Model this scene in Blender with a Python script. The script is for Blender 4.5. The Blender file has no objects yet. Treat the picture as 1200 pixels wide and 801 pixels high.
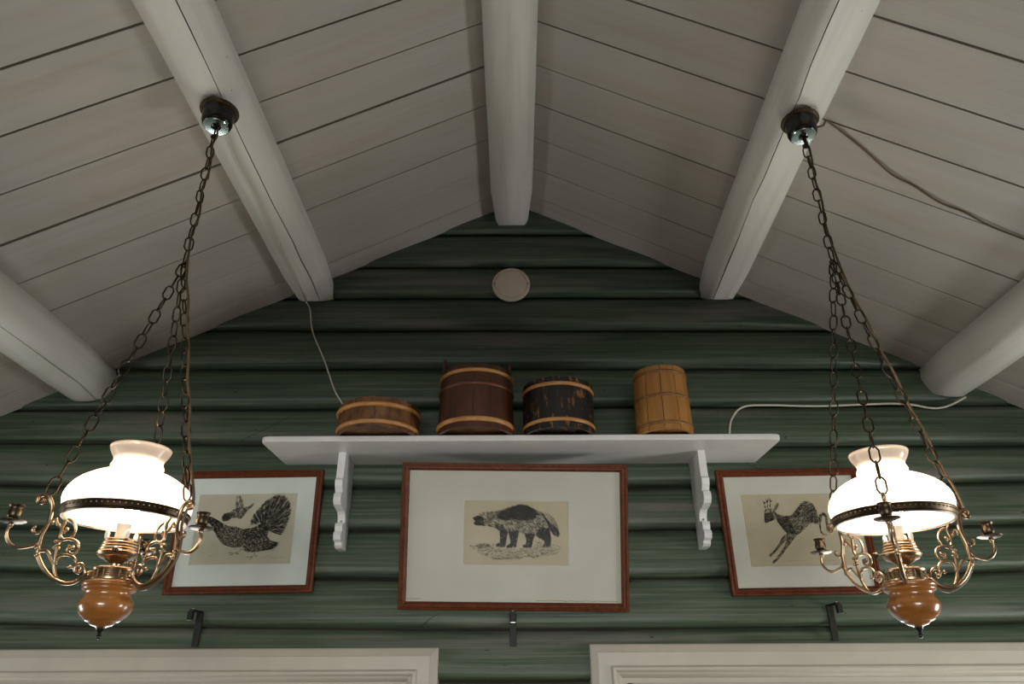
import bpy, bmesh, math, random
from mathutils import Vector, Matrix, noise

R = math.radians
PI = math.pi
ZC = 1.75            # eye height above the floor (m); heights below are given from eye level
D = 2.80             # distance to the seams of the log gable wall (m)
APEX, SLOPE = 2.12, 0.503
sc = bpy.context.scene
col = sc.collection

# ------------------------------------------------------------------ camera, world, light, exposure
cam_d = bpy.data.cameras.new('camera')
cam_d.sensor_width = 36.0
cam_d.lens = 36.0 * 860.0 / 1200.0
cam_d.clip_start = 0.05
cam = bpy.data.objects.new('camera', cam_d)
col.objects.link(cam)
cam.matrix_world = (Matrix.Translation((0, 0, ZC)) @ Matrix.Rotation(R(0.15), 4, 'Z')
                    @ Matrix.Rotation(R(116.5), 4, 'X') @ Matrix.Rotation(R(-0.25), 4, 'Z'))
sc.camera = cam

world = bpy.data.worlds.new('overcast_sky')
world.use_nodes = True
sc.world = world
wb = world.node_tree.nodes['Background']
wb.inputs[0].default_value = (0.78, 0.87, 1.0, 1)
wb.inputs[1].default_value = 1.0


def daylight(name, loc, rot, sx, sy, power, colour):
    l = bpy.data.lights.new(name, 'AREA')
    l.shape = 'RECTANGLE'
    l.size, l.size_y = sx, sy
    l.energy = power
    l.color = colour
    o = bpy.data.objects.new(name, l)
    o.location = loc
    o.rotation_euler = rot
    col.objects.link(o)
    return o


DAY = (0.98, 0.97, 0.955)
# daylight entering by the room's windows (two under the gable, one in each other wall)
daylight('gable_window_light_a', (-1.62, 3.02, ZC - 0.42), (R(-90), 0, 0), 0.7, 0.96, 36, DAY)
daylight('gable_window_light_b', (1.62, 3.02, ZC - 0.42), (R(-90), 0, 0), 0.7, 0.96, 56, DAY)
daylight('side_window_light_a', (-2.84, 1.7, ZC - 0.25), (0, R(-90), 0), 0.86, 0.5, 30, DAY)
daylight('side_window_light_b', (2.84, 1.7, ZC - 0.25), (0, R(90), 0), 0.86, 0.5, 78, DAY)
daylight('rear_window_light', (0, -6.24, ZC - 0.35), (R(90), 0, 0), 3.0, 1.16, 620, DAY)

vs = sc.view_settings
vs.view_transform = 'Standard'
vs.look = 'None'
vs.gamma = 1.0
vs.use_curve_mapping = False
vs.exposure = -0.78

# ------------------------------------------------------------------ materials
def new_mat(name):
    m = bpy.data.materials.new(name)
    m.use_nodes = True
    nt = m.node_tree
    return m, nt, nt.nodes['Principled BSDF']


def node(nt, kind, **kw):
    n = nt.nodes.new(kind)
    for k, v in kw.items():
        setattr(n, k, v)
    return n


def coords(nt, scale, rand=True):
    tc = node(nt, 'ShaderNodeTexCoord')
    mp = node(nt, 'ShaderNodeMapping')
    mp.inputs['Scale'].default_value = scale
    nt.links.new(tc.outputs['Object'], mp.inputs['Vector'])
    if rand:
        oi = node(nt, 'ShaderNodeObjectInfo')
        mu = node(nt, 'ShaderNodeMath', operation='MULTIPLY')
        mu.inputs[1].default_value = 37.0
        cb = node(nt, 'ShaderNodeCombineXYZ')
        nt.links.new(oi.outputs['Random'], mu.inputs[0])
        for i in range(3):
            nt.links.new(mu.outputs[0], cb.inputs[i])
        nt.links.new(cb.outputs[0], mp.inputs['Location'])
    return mp.outputs[0]


def noise_tex(nt, vec, scale, detail=4.0, rough=0.55, dist=0.0):
    n = node(nt, 'ShaderNodeTexNoise')
    n.inputs['Scale'].default_value = scale
    n.inputs['Detail'].default_value = detail
    n.inputs['Roughness'].default_value = rough
    n.inputs['Distortion'].default_value = dist
    nt.links.new(vec, n.inputs['Vector'])
    return n.outputs[0]


def ramp(nt, fac, stops):
    r = node(nt, 'ShaderNodeValToRGB')
    e = r.color_ramp.elements
    while len(e) < len(stops):
        e.new(0.5)
    for i, (p, c) in enumerate(stops):
        e[i].position = p
        e[i].color = (c[0], c[1], c[2], 1) if len(c) == 3 else c
    nt.links.new(fac, r.inputs[0])
    return r.outputs[0]


def mixc(nt, fac, a, b, mode='MIX'):
    n = node(nt, 'ShaderNodeMix', data_type='RGBA', blend_type=mode)
    if isinstance(fac, float):
        n.inputs[0].default_value = fac
    else:
        nt.links.new(fac, n.inputs[0])
    for i, v in ((6, a), (7, b)):
        if isinstance(v, tuple):
            n.inputs[i].default_value = (v[0], v[1], v[2], 1)
        else:
            nt.links.new(v, n.inputs[i])
    return n.outputs[2]


def bump(nt, bsdf, height, strength=0.3, dist=0.01):
    b = node(nt, 'ShaderNodeBump')
    b.inputs['Strength'].default_value = strength
    b.inputs['Distance'].default_value = dist
    nt.links.new(height, b.inputs['Height'])
    nt.links.new(b.outputs[0], bsdf.inputs['Normal'])


def streak_mat(name, stops, scale, nscale, rough=0.5, bstr=0.2, patches=None, specks=None, coat=0.0, spec=0.5):
    """paint or wood with grain drawn out along one axis"""
    m, nt, b = new_mat(name)
    v = coords(nt, scale)
    n1 = noise_tex(nt, v, nscale, 8, 0.6, 0.3)
    c = ramp(nt, n1, stops)
    if patches:
        v2 = coords(nt, patches[0])
        n2 = noise_tex(nt, v2, patches[1], 3, 0.6)
        mk = ramp(nt, n2, [(patches[2], (0, 0, 0)), (patches[3], (1, 1, 1))])
        c = mixc(nt, mk, c, patches[4])
    if specks:
        v3 = coords(nt, specks[0])
        n3 = noise_tex(nt, v3, specks[1], 2, 0.5)
        mk3 = ramp(nt, n3, [(specks[2], (0, 0, 0)), (specks[2] + 0.03, (1, 1, 1))])
        c = mixc(nt, mk3, c, specks[3])
    nt.links.new(c, b.inputs['Base Color'])
    b.inputs['Roughness'].default_value = rough
    b.inputs['Specular IOR Level'].default_value = spec
    if coat:
        b.inputs['Coat Weight'].default_value = coat
        b.inputs['Coat Roughness'].default_value = 0.12
    bump(nt, b, n1, bstr, 0.004)
    return m


def plain(name, c, rough=0.5, metal=0.0, var=0.12, nscale=18.0, bstr=0.05, coat=0.0, spec=0.5):
    m, nt, b = new_mat(name)
    v = coords(nt, (1, 1, 1))
    n = noise_tex(nt, v, nscale, 5)
    lo = tuple(x * (1 - var) for x in c)
    hi = tuple(min(1, x * (1 + var)) for x in c)
    nt.links.new(ramp(nt, n, [(0.3, lo), (0.7, hi)]), b.inputs['Base Color'])
    b.inputs['Roughness'].default_value = rough
    b.inputs['Metallic'].default_value = metal
    b.inputs['Specular IOR Level'].default_value = spec
    if coat:
        b.inputs['Coat Weight'].default_value = coat
        b.inputs['Coat Roughness'].default_value = 0.08
    if bstr:
        bump(nt, b, n, bstr, 0.003)
    return m


M = {}
M['green'] = streak_mat('green_log_paint', [(0.28, (0.022, 0.044, 0.024)), (0.5, (0.060, 0.090, 0.056)), (0.74, (0.135, 0.155, 0.112))],
                        (0.55, 20, 34), 3.0, 0.46, 0.5, ((0.6, 4, 7), 1.6, 0.54, 0.74, (0.155, 0.150, 0.128)),
                        ((14, 30, 30), 2.2, 0.75, (0.014, 0.018, 0.013)))
M['green_plain'] = plain('green_wall_paint', (0.06, 0.09, 0.065), 0.6)
M['board'] = streak_mat('white_board_paint', [(0.2, (0.44, 0.412, 0.373)), (0.5, (0.485, 0.46, 0.425)), (0.85, (0.515, 0.495, 0.465))],
                        (0.4, 5, 5), 1.8, 0.6, 0.04, ((1.1, 1.6, 1.6), 1.6, 0.5, 0.85, (0.43, 0.375, 0.32)),
                        ((7, 16, 16), 3.0, 0.755, (0.36, 0.32, 0.275)))
M['beam'] = streak_mat('white_beam_paint', [(0.2, (0.62, 0.605, 0.56)), (0.55, (0.75, 0.74, 0.70)), (0.85, (0.80, 0.79, 0.755))],
                       (8, 0.6, 8), 2.4, 0.5, 0.18, None, ((12, 6, 12), 3.0, 0.76, (0.36, 0.30, 0.25)))
M['dark_gap'] = plain('dark_roof_underlay', (0.035, 0.022, 0.014), 0.9)
M['white'] = plain('white_gloss_paint', (0.74, 0.73, 0.71), 0.35, 0, 0.04, 12)
M['casing'] = plain('cream_casing_paint', (0.43, 0.395, 0.33), 0.4, 0, 0.05, 9)
M['floor'] = streak_mat('wood_floor', [(0.3, (0.09, 0.055, 0.032)), (0.7, (0.17, 0.11, 0.065))], (6, 0.6, 6), 3, 0.4)
M['mahogany'] = streak_mat('mahogany_moulding', [(0.25, (0.060, 0.013, 0.004)), (0.6, (0.130, 0.032, 0.009)), (0.85, (0.20, 0.058, 0.016))],
                           (9, 9, 9), 6.0, 0.45, 0.05, spec=0.25)
M['mat_cream'] = plain('cream_mat_card', (0.60, 0.575, 0.515), 0.8, 0, 0.05, 6, bstr=0.0, spec=0.1)
M['mat_blue'] = plain('pale_mat_card', (0.78, 0.79, 0.76), 0.8, 0, 0.04, 6, bstr=0.0, spec=0.1)
M['mat_grey'] = plain('grey_mat_card', (0.64, 0.61, 0.55), 0.8, 0, 0.05, 6, bstr=0.0, spec=0.1)
M['paper_tan'] = plain('tan_paper', (0.53, 0.45, 0.325), 0.85, 0, 0.06, 14, bstr=0.0, spec=0.1)
M['paper_pale'] = plain('pale_paper', (0.60, 0.54, 0.43), 0.85, 0, 0.08, 7, bstr=0.0, spec=0.1)
M['ink'] = plain('black_ink', (0.018, 0.015, 0.012), 0.8, 0, 0.2, bstr=0.0, spec=0.1)
M['ink_grey'] = plain('grey_ink_wash', (0.15, 0.125, 0.09), 0.85, 0, 0.2, bstr=0.0, spec=0.1)
M['foxing'] = plain('brown_water_stain', (0.42, 0.30, 0.17), 0.85, 0, 0.2, bstr=0.0, spec=0.1)
M['brass'] = plain('aged_brass', (0.42, 0.295, 0.185), 0.30, 1.0, 0.25, 30)
M['brass_dark'] = plain('dark_aged_brass', (0.10, 0.072, 0.045), 0.40, 1.0, 0.35, 40)
M['chain'] = plain('tarnished_chain_brass', (0.065, 0.050, 0.034), 0.42, 1.0, 0.35, 40)
M['cord'] = plain('gold_brown_cord', (0.13, 0.082, 0.038), 0.5, 0, 0.2, 60)
M['white_cord'] = plain('white_cord_plastic', (0.62, 0.57, 0.49), 0.45, 0, 0.05)
M['black_ceramic'] = plain('black_glazed_ceramic', (0.012, 0.011, 0.010), 0.16, 0, 0.2)
M['chrome'] = plain('chrome_plate', (0.62, 0.70, 0.70), 0.16, 1.0, 0.05)
M['lamp_wood'] = streak_mat('varnished_lamp_wood', [(0.25, (0.22, 0.072, 0.014)), (0.6, (0.37, 0.140, 0.030)), (0.85, (0.47, 0.20, 0.05))],
                            (1.2, 1.2, 14), 4.0, 0.28, 0.03, coat=0.8)
M['iron'] = plain('black_iron', (0.022, 0.021, 0.020), 0.55, 0.6, 0.2, 40)
M['steel'] = plain('worn_steel', (0.42, 0.41, 0.40), 0.3, 1.0, 0.2, 40)
M['disc'] = plain('beige_plastic', (0.60, 0.52, 0.42), 0.45, 0, 0.03)
M['wood_tub'] = streak_mat('worn_brown_stave', [(0.3, (0.030, 0.014, 0.006)), (0.5, (0.13, 0.052, 0.016)), (0.72, (0.24, 0.11, 0.036))], (9, 9, 7), 3.0, 0.5, 0.2)
M['wood_red'] = streak_mat('red_brown_stave', [(0.2, (0.030, 0.010, 0.005)), (0.55, (0.066, 0.021, 0.008)), (0.85, (0.105, 0.034, 0.014))], (12, 12, 1.6), 3.0, 0.45, 0.12)
M['wood_black'] = streak_mat('black_painted_stave', [(0.3, (0.005, 0.004, 0.003)), (0.6, (0.011, 0.008, 0.006))], (10, 10, 2), 3.0, 0.5, 0.15,
                             ((24, 24, 9), 2.2, 0.565, 0.65, (0.19, 0.078, 0.024)))
M['wood_yellow'] = streak_mat('golden_stave', [(0.2, (0.24, 0.098, 0.022)), (0.55, (0.37, 0.165, 0.040)), (0.85, (0.45, 0.215, 0.06))], (14, 14, 1.5), 3.0, 0.48, 0.12)
M['hoop'] = streak_mat('pale_willow_hoop', [(0.25, (0.34, 0.14, 0.040)), (0.6, (0.53, 0.26, 0.085)), (0.85, (0.64, 0.36, 0.15))], (7, 7, 20), 3.0, 0.42, 0.08)
M['hoop_red'] = streak_mat('red_willow_hoop', [(0.25, (0.08, 0.026, 0.010)), (0.6, (0.16, 0.055, 0.02)), (0.85, (0.26, 0.11, 0.045))], (10, 10, 20), 4.0, 0.42, 0.08)
M['hoop_yellow'] = streak_mat('golden_hoop', [(0.25, (0.15, 0.062, 0.018)), (0.6, (0.26, 0.115, 0.034)), (0.85, (0.36, 0.185, 0.065))], (10, 10, 20), 4.0, 0.42, 0.08)


def glass_mat():
    m, nt, b = new_mat('clear_glass')
    nt.nodes.remove(b)
    tr = node(nt, 'ShaderNodeBsdfTransparent')
    tr.inputs[0].default_value = (0.97, 0.98, 0.97, 1)
    gl = node(nt, 'ShaderNodeBsdfGlossy')
    gl.inputs['Roughness'].default_value = 0.02
    lw = node(nt, 'ShaderNodeLayerWeight')
    lw.inputs[0].default_value = 0.5
    pw = node(nt, 'ShaderNodeMath', operation='POWER')
    pw.inputs[1].default_value = 5.0
    fr = node(nt, 'ShaderNodeMath', operation='MULTIPLY_ADD')
    fr.inputs[1].default_value = 0.95
    fr.inputs[2].default_value = 0.018
    nt.links.new(lw.outputs['Facing'], pw.inputs[0])
    nt.links.new(pw.outputs[0], fr.inputs[0])
    mx = node(nt, 'ShaderNodeMixShader')
    nt.links.new(fr.outputs[0], mx.inputs[0])
    nt.links.new(tr.outputs[0], mx.inputs[1])
    nt.links.new(gl.outputs[0], mx.inputs[2])
    nt.links.new(mx.outputs[0], nt.nodes['Material Output'].inputs[0])
    return m


def opal_mat():
    m, nt, b = new_mat('opal_glass')
    nt.nodes.remove(b)
    tl = node(nt, 'ShaderNodeBsdfTranslucent')
    tl.inputs[0].default_value = (0.94, 0.83, 0.73, 1)
    df = node(nt, 'ShaderNodeBsdfDiffuse')
    df.inputs[0].default_value = (0.88, 0.82, 0.76, 1)
    gl = node(nt, 'ShaderNodeBsdfGlossy')
    gl.inputs['Roughness'].default_value = 0.06
    m1 = node(nt, 'ShaderNodeMixShader')
    m1.inputs[0].default_value = 0.40
    nt.links.new(tl.outputs[0], m1.inputs[1])
    nt.links.new(df.outputs[0], m1.inputs[2])
    m2 = node(nt, 'ShaderNodeMixShader')
    m2.inputs[0].default_value = 0.05
    nt.links.new(m1.outputs[0], m2.inputs[1])
    nt.links.new(gl.outputs[0], m2.inputs[2])
    nt.links.new(m2.outputs[0], nt.nodes['Material Output'].inputs[0])
    return m


def bulb_mat(strength):
    m, nt, b = new_mat('lit_bulb')
    nt.nodes.remove(b)
    em = node(nt, 'ShaderNodeEmission')
    em.inputs[0].default_value = (1.0, 0.80, 0.58, 1)
    em.inputs[1].default_value = strength
    nt.links.new(em.outputs[0], nt.nodes['Material Output'].inputs[0])
    return m


M['glass'] = glass_mat()
M['opal'] = opal_mat()
M['bulb'] = bulb_mat(270.0)

# ------------------------------------------------------------------ mesh helpers
def mesh(name, verts, faces, mat, parent=None, smooth=False, loc=None):
    me = bpy.data.meshes.new(name)
    me.from_pydata([tuple(v) for v in verts], [], faces)
    bm = bmesh.new()
    bm.from_mesh(me)
    bmesh.ops.recalc_face_normals(bm, faces=bm.faces)
    bm.to_mesh(me)
    bm.free()
    if mat:
        me.materials.append(M[mat])
    if smooth:
        for p in me.polygons:
            p.use_smooth = True
        if smooth != 'all':
            try:
                me.set_sharp_from_angle(angle=R(smooth if smooth is not True else 40))
            except Exception:
                pass
    return link(name, me, parent, loc)


def link(name, me, parent=None, loc=None):
    o = bpy.data.objects.new(name, me)
    col.objects.link(o)
    if parent:
        o.parent = parent
    if loc:
        o.location = loc
    return o


def empty(name, loc, rot=(0, 0, 0)):
    o = bpy.data.objects.new(name, None)
    o.empty_display_size = 0.05
    o.location = loc
    o.rotation_euler = rot
    col.objects.link(o)
    return o


def tag(o, label, cat, group=None):
    o['label'] = label
    o['category'] = cat
    if group:
        o['group'] = group
    return o


def struct(o, label=None):
    o['kind'] = 'structure'
    if label:
        o['label'] = label
    return o


class MB:
    """collects shapes into one mesh"""
    def __init__(s):
        s.v, s.f = [], []

    def add(s, v, f):
        k = len(s.v)
        s.v += [Vector(p) for p in v]
        s.f += [tuple(i + k for i in q) for q in f]
        return s

    def box(s, x0, x1, y0, y1, z0, z1, b=0.0):
        if b <= 0:
            v = [(x, y, z) for x in (x0, x1) for y in (y0, y1) for z in (z0, z1)]
            return s.add(v, [(0, 1, 3, 2), (4, 6, 7, 5), (0, 4, 5, 1), (2, 3, 7, 6), (0, 2, 6, 4), (1, 5, 7, 3)])
        bm = bmesh.new()
        bmesh.ops.create_cube(bm, size=1)
        for q in bm.verts:
            q.co = Vector(((x0 + x1) / 2 + q.co.x * (x1 - x0), (y0 + y1) / 2 + q.co.y * (y1 - y0), (z0 + z1) / 2 + q.co.z * (z1 - z0)))
        bmesh.ops.bevel(bm, geom=bm.edges[:], offset=b, segments=2, affect='EDGES', profile=0.5)
        bm.verts.index_update()
        s.add([q.co.copy() for q in bm.verts], [tuple(w.index for w in f.verts) for f in bm.faces])
        bm.free()
        return s

    def tube(s, pts, r, seg=8, closed=False, caps=True):
        pts = [Vector(p) for p in pts]
        n = len(pts)
        rr = r if isinstance(r, (list, tuple)) else [r] * n
        up = None
        rings = []
        for i, p in enumerate(pts):
            a = pts[(i - 1) % n] if (closed or i > 0) else p
            c = pts[(i + 1) % n] if (closed or i < n - 1) else p
            t = (c - a)
            t = t.normalized() if t.length > 1e-9 else Vector((0, 0, 1))
            if up is None:
                up = Vector((0, 1, 0)) if abs(t.y) < 0.9 else Vector((1, 0, 0))
            x = up - t * up.dot(t)
            x = x.normalized() if x.length > 1e-6 else t.orthogonal().normalized()
            y = t.cross(x)
            up = x
            rings.append([p + (x * math.cos(2 * PI * k / seg) + y * math.sin(2 * PI * k / seg)) * rr[i] for k in range(seg)])
        v = [q for ring in rings for q in ring]
        f = []
        for i in range(n if closed else n - 1):
            j = (i + 1) % n
            for k in range(seg):
                l = (k + 1) % seg
                f.append((i * seg + k, i * seg + l, j * seg + l, j * seg + k))
        if not closed and caps:
            f.append(tuple(range(seg - 1, -1, -1)))
            f.append(tuple((n - 1) * seg + k for k in range(seg)))
        return s.add(v, f)

    def lathe(s, prof, seg=32, cx=0.0, cy=0.0, closed=False):
        v, f = [], []
        n = len(prof)
        for r, z in prof:
            for k in range(seg):
                a = 2 * PI * k / seg
                v.append((cx + r * math.cos(a), cy + r * math.sin(a), z))
        for i in range(n if closed else n - 1):
            j = (i + 1) % n
            for k in range(seg):
                l = (k + 1) % seg
                f.append((i * seg + k, i * seg + l, j * seg + l, j * seg + k))
        if not closed:
            if prof[0][0] > 1e-6:
                f.append(tuple(range(seg - 1, -1, -1)))
            if prof[-1][0] > 1e-6:
                f.append(tuple((n - 1) * seg + k for k in range(seg)))
        return s.add(v, f)

    def ball(s, c, r, seg=10, rings=6):
        prof = [(max(1e-5, r * math.sin(PI * i / rings)), c[2] - r * math.cos(PI * i / rings)) for i in range(rings + 1)]
        return s.lathe(prof, seg, c[0], c[1])

    def build(s, name, mat, parent=None, smooth=False, loc=None):
        return mesh(name, s.v, s.f, mat, parent, smooth, loc)


def spline(pts, per=6):
    """Catmull-Rom through the points"""
    P = [Vector(p) for p in pts]
    out = []
    for i in range(len(P) - 1):
        p0 = P[i - 1] if i > 0 else P[i] * 2 - P[i + 1]
        p1, p2 = P[i], P[i + 1]
        p3 = P[i + 2] if i + 2 < len(P) else P[i + 1] * 2 - P[i]
        for k in range(per):
            t = k / per
            out.append(0.5 * ((2 * p1) + (p2 - p0) * t + (2 * p0 - 5 * p1 + 4 * p2 - p3) * t * t + (3 * p1 - p0 - 3 * p2 + p3) * t ** 3))
    out.append(P[-1])
    return out


def mitre_side(side, w, h, prof):
    """one mitred moulding of a w x h rectangle (x right, z up, centre 0, viewer at -y); prof = (inset, height towards viewer)"""
    v = []
    n = len(prof)
    for e in (0, 1):
        for ins, hh in prof:
            X, Z = w / 2 - ins, h / 2 - ins
            cs = {'top': ((-X, Z), (X, Z)), 'bottom': ((-X, -Z), (X, -Z)), 'left': ((-X, -Z), (-X, Z)), 'right': ((X, -Z), (X, Z))}[side][e]
            v.append((cs[0], -hh, cs[1]))
    f = [(i, i + 1, n + i + 1, n + i) for i in range(n - 1)]
    f += [tuple(range(n)), tuple(range(2 * n - 1, n - 1, -1))]
    f.append((0, n, 2 * n - 1, n - 1))
    return v, f

# ------------------------------------------------------------------ the room
HX, YB = 2.60, -6.00           # half width of the room, rear wall


def roof_z(x):
    return ZC + APEX - SLOPE * abs(x)


# floor
fl = struct(mesh('floor', [(-2.9, -6.3, 0), (2.9, -6.3, 0), (2.9, 3.1, 0), (-2.9, 3.1, 0), (-2.9, -6.3, -0.1), (2.9, -6.3, -0.1), (2.9, 3.1, -0.1), (-2.9, 3.1, -0.1)],
                 [(0, 1, 2, 3), (7, 6, 5, 4), (0, 4, 5, 1), (1, 5, 6, 2), (2, 6, 7, 3), (3, 7, 4, 0)], 'floor'))

# ceiling: dark underlay with separate painted boards nailed under it
mb = MB()
for s in (-1, 1):
    off0, off1 = 0.027, 0.06
    v = []
    for y in (-6.3, 3.1):
        for x, o in ((0, off0), (2.9, off0), (2.9, off1), (0, off1)):
            v.append((s * x, y, roof_z(x) + o))
    mb.add(v, [(0, 1, 2, 3), (4, 5, 6, 7), (0, 1, 5, 4), (1, 2, 6, 5), (2, 3, 7, 6), (3, 0, 4, 7)])
ceiling = struct(mb.build('ceiling', 'dark_gap'))
ang = math.atan(SLOPE)
L = 2.88 / math.cos(ang)
PITCH = 0.1885
wide = {0: (4.0, 3.5), 1: (3.5, 3.0), 2: (2.4, 3.6), 3: (5.5, 1.6), 4: (2.0, 3.4), 5: (2.6, 2.4), 6: (1.2, 2.2), 7: (1.0, 1.8)}
rng = random.Random(4)
board_me = {}
for s in (-1, 1):
    c = 0.0006
    v = []
    for x in (0.0, L):
        for y, z in ((-0.5, 0.02), (-0.5, c), (-0.5 + c / 0.19, 0), (0.5 - c / 0.19, 0), (0.5, c), (0.5, 0.02)):
            v.append((s * x, y, z))
    f = [(i, i + 1, 7 + i, 6 + i) for i in range(5)] + [(5, 0, 6, 11), tuple(range(6)), tuple(range(11, 5, -1))]
    me = None
    edge = [1.36 + PITCH * k for k in range(-40, 8)] + [2.80]
    for k in range(len(edge) - 1):
        kk = k - 40
        g0 = wide.get(kk, (2.5, 2.5))[0 if s < 0 else 1] * 0.0009
        g1 = wide.get(kk + 1, (2.5, 2.5))[0 if s < 0 else 1] * 0.0009
        y0, y1 = edge[k] + g0, edge[k + 1] - g1
        if me is None:
            o = mesh('board', v, f, 'board', ceiling)
            me = o.data
        else:
            o = link('board', me, ceiling)
        o.location = (0, (y0 + y1) / 2, ZC + APEX + rng.uniform(-0.0012, 0.0012))
        o.scale = (1, y1 - y0, 1)
        o.rotation_euler = (0, s * ang, 0)


# purlins: adzed logs under the boards
def beam(name, p0, p1, r, crack, seed, label, flat=0.0):
    rg = random.Random(seed)
    ys = [YB + 0.02 + i * 0.12 for i in range(int((D - YB) / 0.12) + 1)]
    ys = [y for y in ys if y < D - 0.2] + [D - 0.2, D - 0.15, D - 0.11, D - 0.075, D - 0.055, D - 0.05, D - 0.02, D + 0.03]
    n = 40
    v, f = [], []
    ph = rg.uniform(0, 6)
    for y in ys:
        t = (y - 1.1) / (D - 1.1)
        cx = p0[0] + (p1[0] - p0[0]) * t
        cz = p0[1] + (p1[1] - p0[1]) * t
        wander = 0.10 * noise.noise(Vector((y * 1.3, seed, 0))) + 0.05 * noise.noise(Vector((y * 6, seed, 3)))
        thc = (crack if crack is not None else 2.6) + wander
        cw = 0.022 if crack is None else 0.010 + 0.018 * max(0, noise.noise(Vector((y * 2.2, seed, 7))) + 0.35)
        cd = 0.0 if crack is None else 0.030
        offs = [-cw, 0.0, cw] + [cw + (2 * PI - 2 * cw) * (i + 1) / (n - 2) for i in range(n - 3)]
        e = max(0.0, min(1.0, (y - (D - 0.2)) / 0.2))
        for i, o in enumerate(offs):
            th = thc + o                       # 0 = straight down, + = towards +x
            fac = (th + ph) % (PI / 4) - PI / 8
            poly = math.cos(PI / 8) / math.cos(fac)
            rad = r * (0.45 + 0.55 * poly) * (1 + 0.025 * noise.noise(Vector((math.cos(th) * 1.5, math.sin(th) * 1.5, y * 1.5 + seed * 9))))
            if flat:
                c = math.cos(th)
                if c > flat:
                    rad = min(rad, r * flat * 1.02 / c)
            if i == 1:
                rad -= cd
            x, z = rad * math.sin(th), -rad * math.cos(th)
            x *= 1 - 0.16 * e
            z = max(z, -r * 1.02 + max(0.0, y - (D - 0.075)) * 0.62)     # lower edge chopped off flat at the wall
            v.append((cx + x, y, ZC + cz + z))
    for i in range(len(ys) - 1):
        for k in range(n):
            l = (k + 1) % n
            f.append((i * n + k, i * n + l, (i + 1) * n + l, (i + 1) * n + k))
    f.append(tuple(range(n)))
    f.append(tuple((len(ys) - 1) * n + k for k in range(n)))
    o = mesh(name, v, f, 'beam', None, 30)
    return tag(o, label, 'beam', 'white log beams under the ceiling')


beam('ceiling_beam', (-0.006, 2.045), (-0.006, 2.045), 0.093, None, 1, 'white-painted round log beam along the ridge above the beige disc')
beam('ceiling_beam', (-0.880, 1.652), (-0.872, 1.655), 0.096, 0.50, 2, 'cracked white log beam with a thin white wire stapled along it')
beam('ceiling_beam', (0.850, 1.650), (0.895, 1.650), 0.094, -0.46, 3, 'cracked white log beam holding the lamp in front of the deer print', 0.86)
beam('ceiling_beam', (-1.735, 1.205), (-1.735, 1.205), 0.103, 0.62, 5, 'low white log beam with a long crack, near the eave by the bird print')
beam('ceiling_beam', (1.770, 1.205), (1.770, 1.205), 0.103, None, 6, 'low white log beam near the eave with the white cable passing its end')

# gable wall of painted logs
wall_back = struct(MB().box(-2.9, -2.35, 2.9, 3.0, 0, ZC + 1.0).box(-2.35, -0.36, 2.9, 3.0, 0, ZC - 0.93).box(-0.36, 0.36, 2.9, 3.0, 0, ZC + 1.0)
                   .box(0.36, 2.35, 2.9, 3.0, 0, ZC - 0.93).box(2.35, 2.9, 2.9, 3.0, 0, ZC + 1.0).box(-2.35, -0.36, 2.9, 3.0, ZC + 0.09, ZC + 1.0)
                   .box(0.36, 2.35, 2.9, 3.0, ZC + 0.09, ZC + 1.0)
                   .add([(-2.3, 2.9, ZC + 1.0), (2.3, 2.9, ZC + 1.0), (0, 2.9, ZC + 2.13), (-2.3, 3.0, ZC + 1.0), (2.3, 3.0, ZC + 1.0), (0, 3.0, ZC + 2.13)],
                        [(0, 1, 2), (5, 4, 3), (0, 3, 4, 1), (1, 4, 5, 2), (2, 5, 3, 0)]).build('wall_back', 'dark_gap'))
# seams: height at x=-1.9, 0, +1.9
SEAM = [(-1.75, -1.75, -1.75), (-1.58, -1.58, -1.58), (-1.40, -1.40, -1.40), (-1.23, -1.23, -1.23), (-1.06, -1.06, -1.06), (-0.93, -0.93, -0.93),
        (-0.76, -0.76, -0.76), (-0.59, -0.59, -0.59), (-0.42, -0.42, -0.42), (-0.25, -0.25, -0.25), (-0.085, -0.085, -0.085), (0.10, 0.082, 0.095),
        (0.279, 0.252, 0.270), (0.463, 0.426, 0.448), (0.620, 0.602, 0.618), (0.786, 0.766, 0.779), (0.960, 0.938, 0.927), (1.101, 1.100, 1.103),
        (1.286, 1.275, 1.263), (1.470, 1.458, 1.446), (1.625, 1.618, 1.61), (1.79, 1.778, 1.765), (1.962, 1.954, 1.946), (2.135, 2.13, 2.135)]
PROFILE = [(0.0, 0.030), (0.0, 0.006), (0.02, -0.010), (0.045, -0.0195), (0.09, -0.0255), (0.14, -0.0280), (0.22, -0.0280), (0.4, -0.0230), (0.6, -0.0155), (0.78, -0.0080),
           (0.87, -0.0025), (0.93, 0.005), (0.97, 0.013), (1.0, 0.020), (1.0, 0.030)]


def seam_z(k, x):
    a, b, c = SEAM[k]
    u = x / 1.9
    return b + (c - a) / 2 * u + ((a + c) / 2 - b) * min(u * u, 1.3) + 0.0035 * noise.noise(Vector((x * 2.3, k * 7.1, 0.0)))


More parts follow.
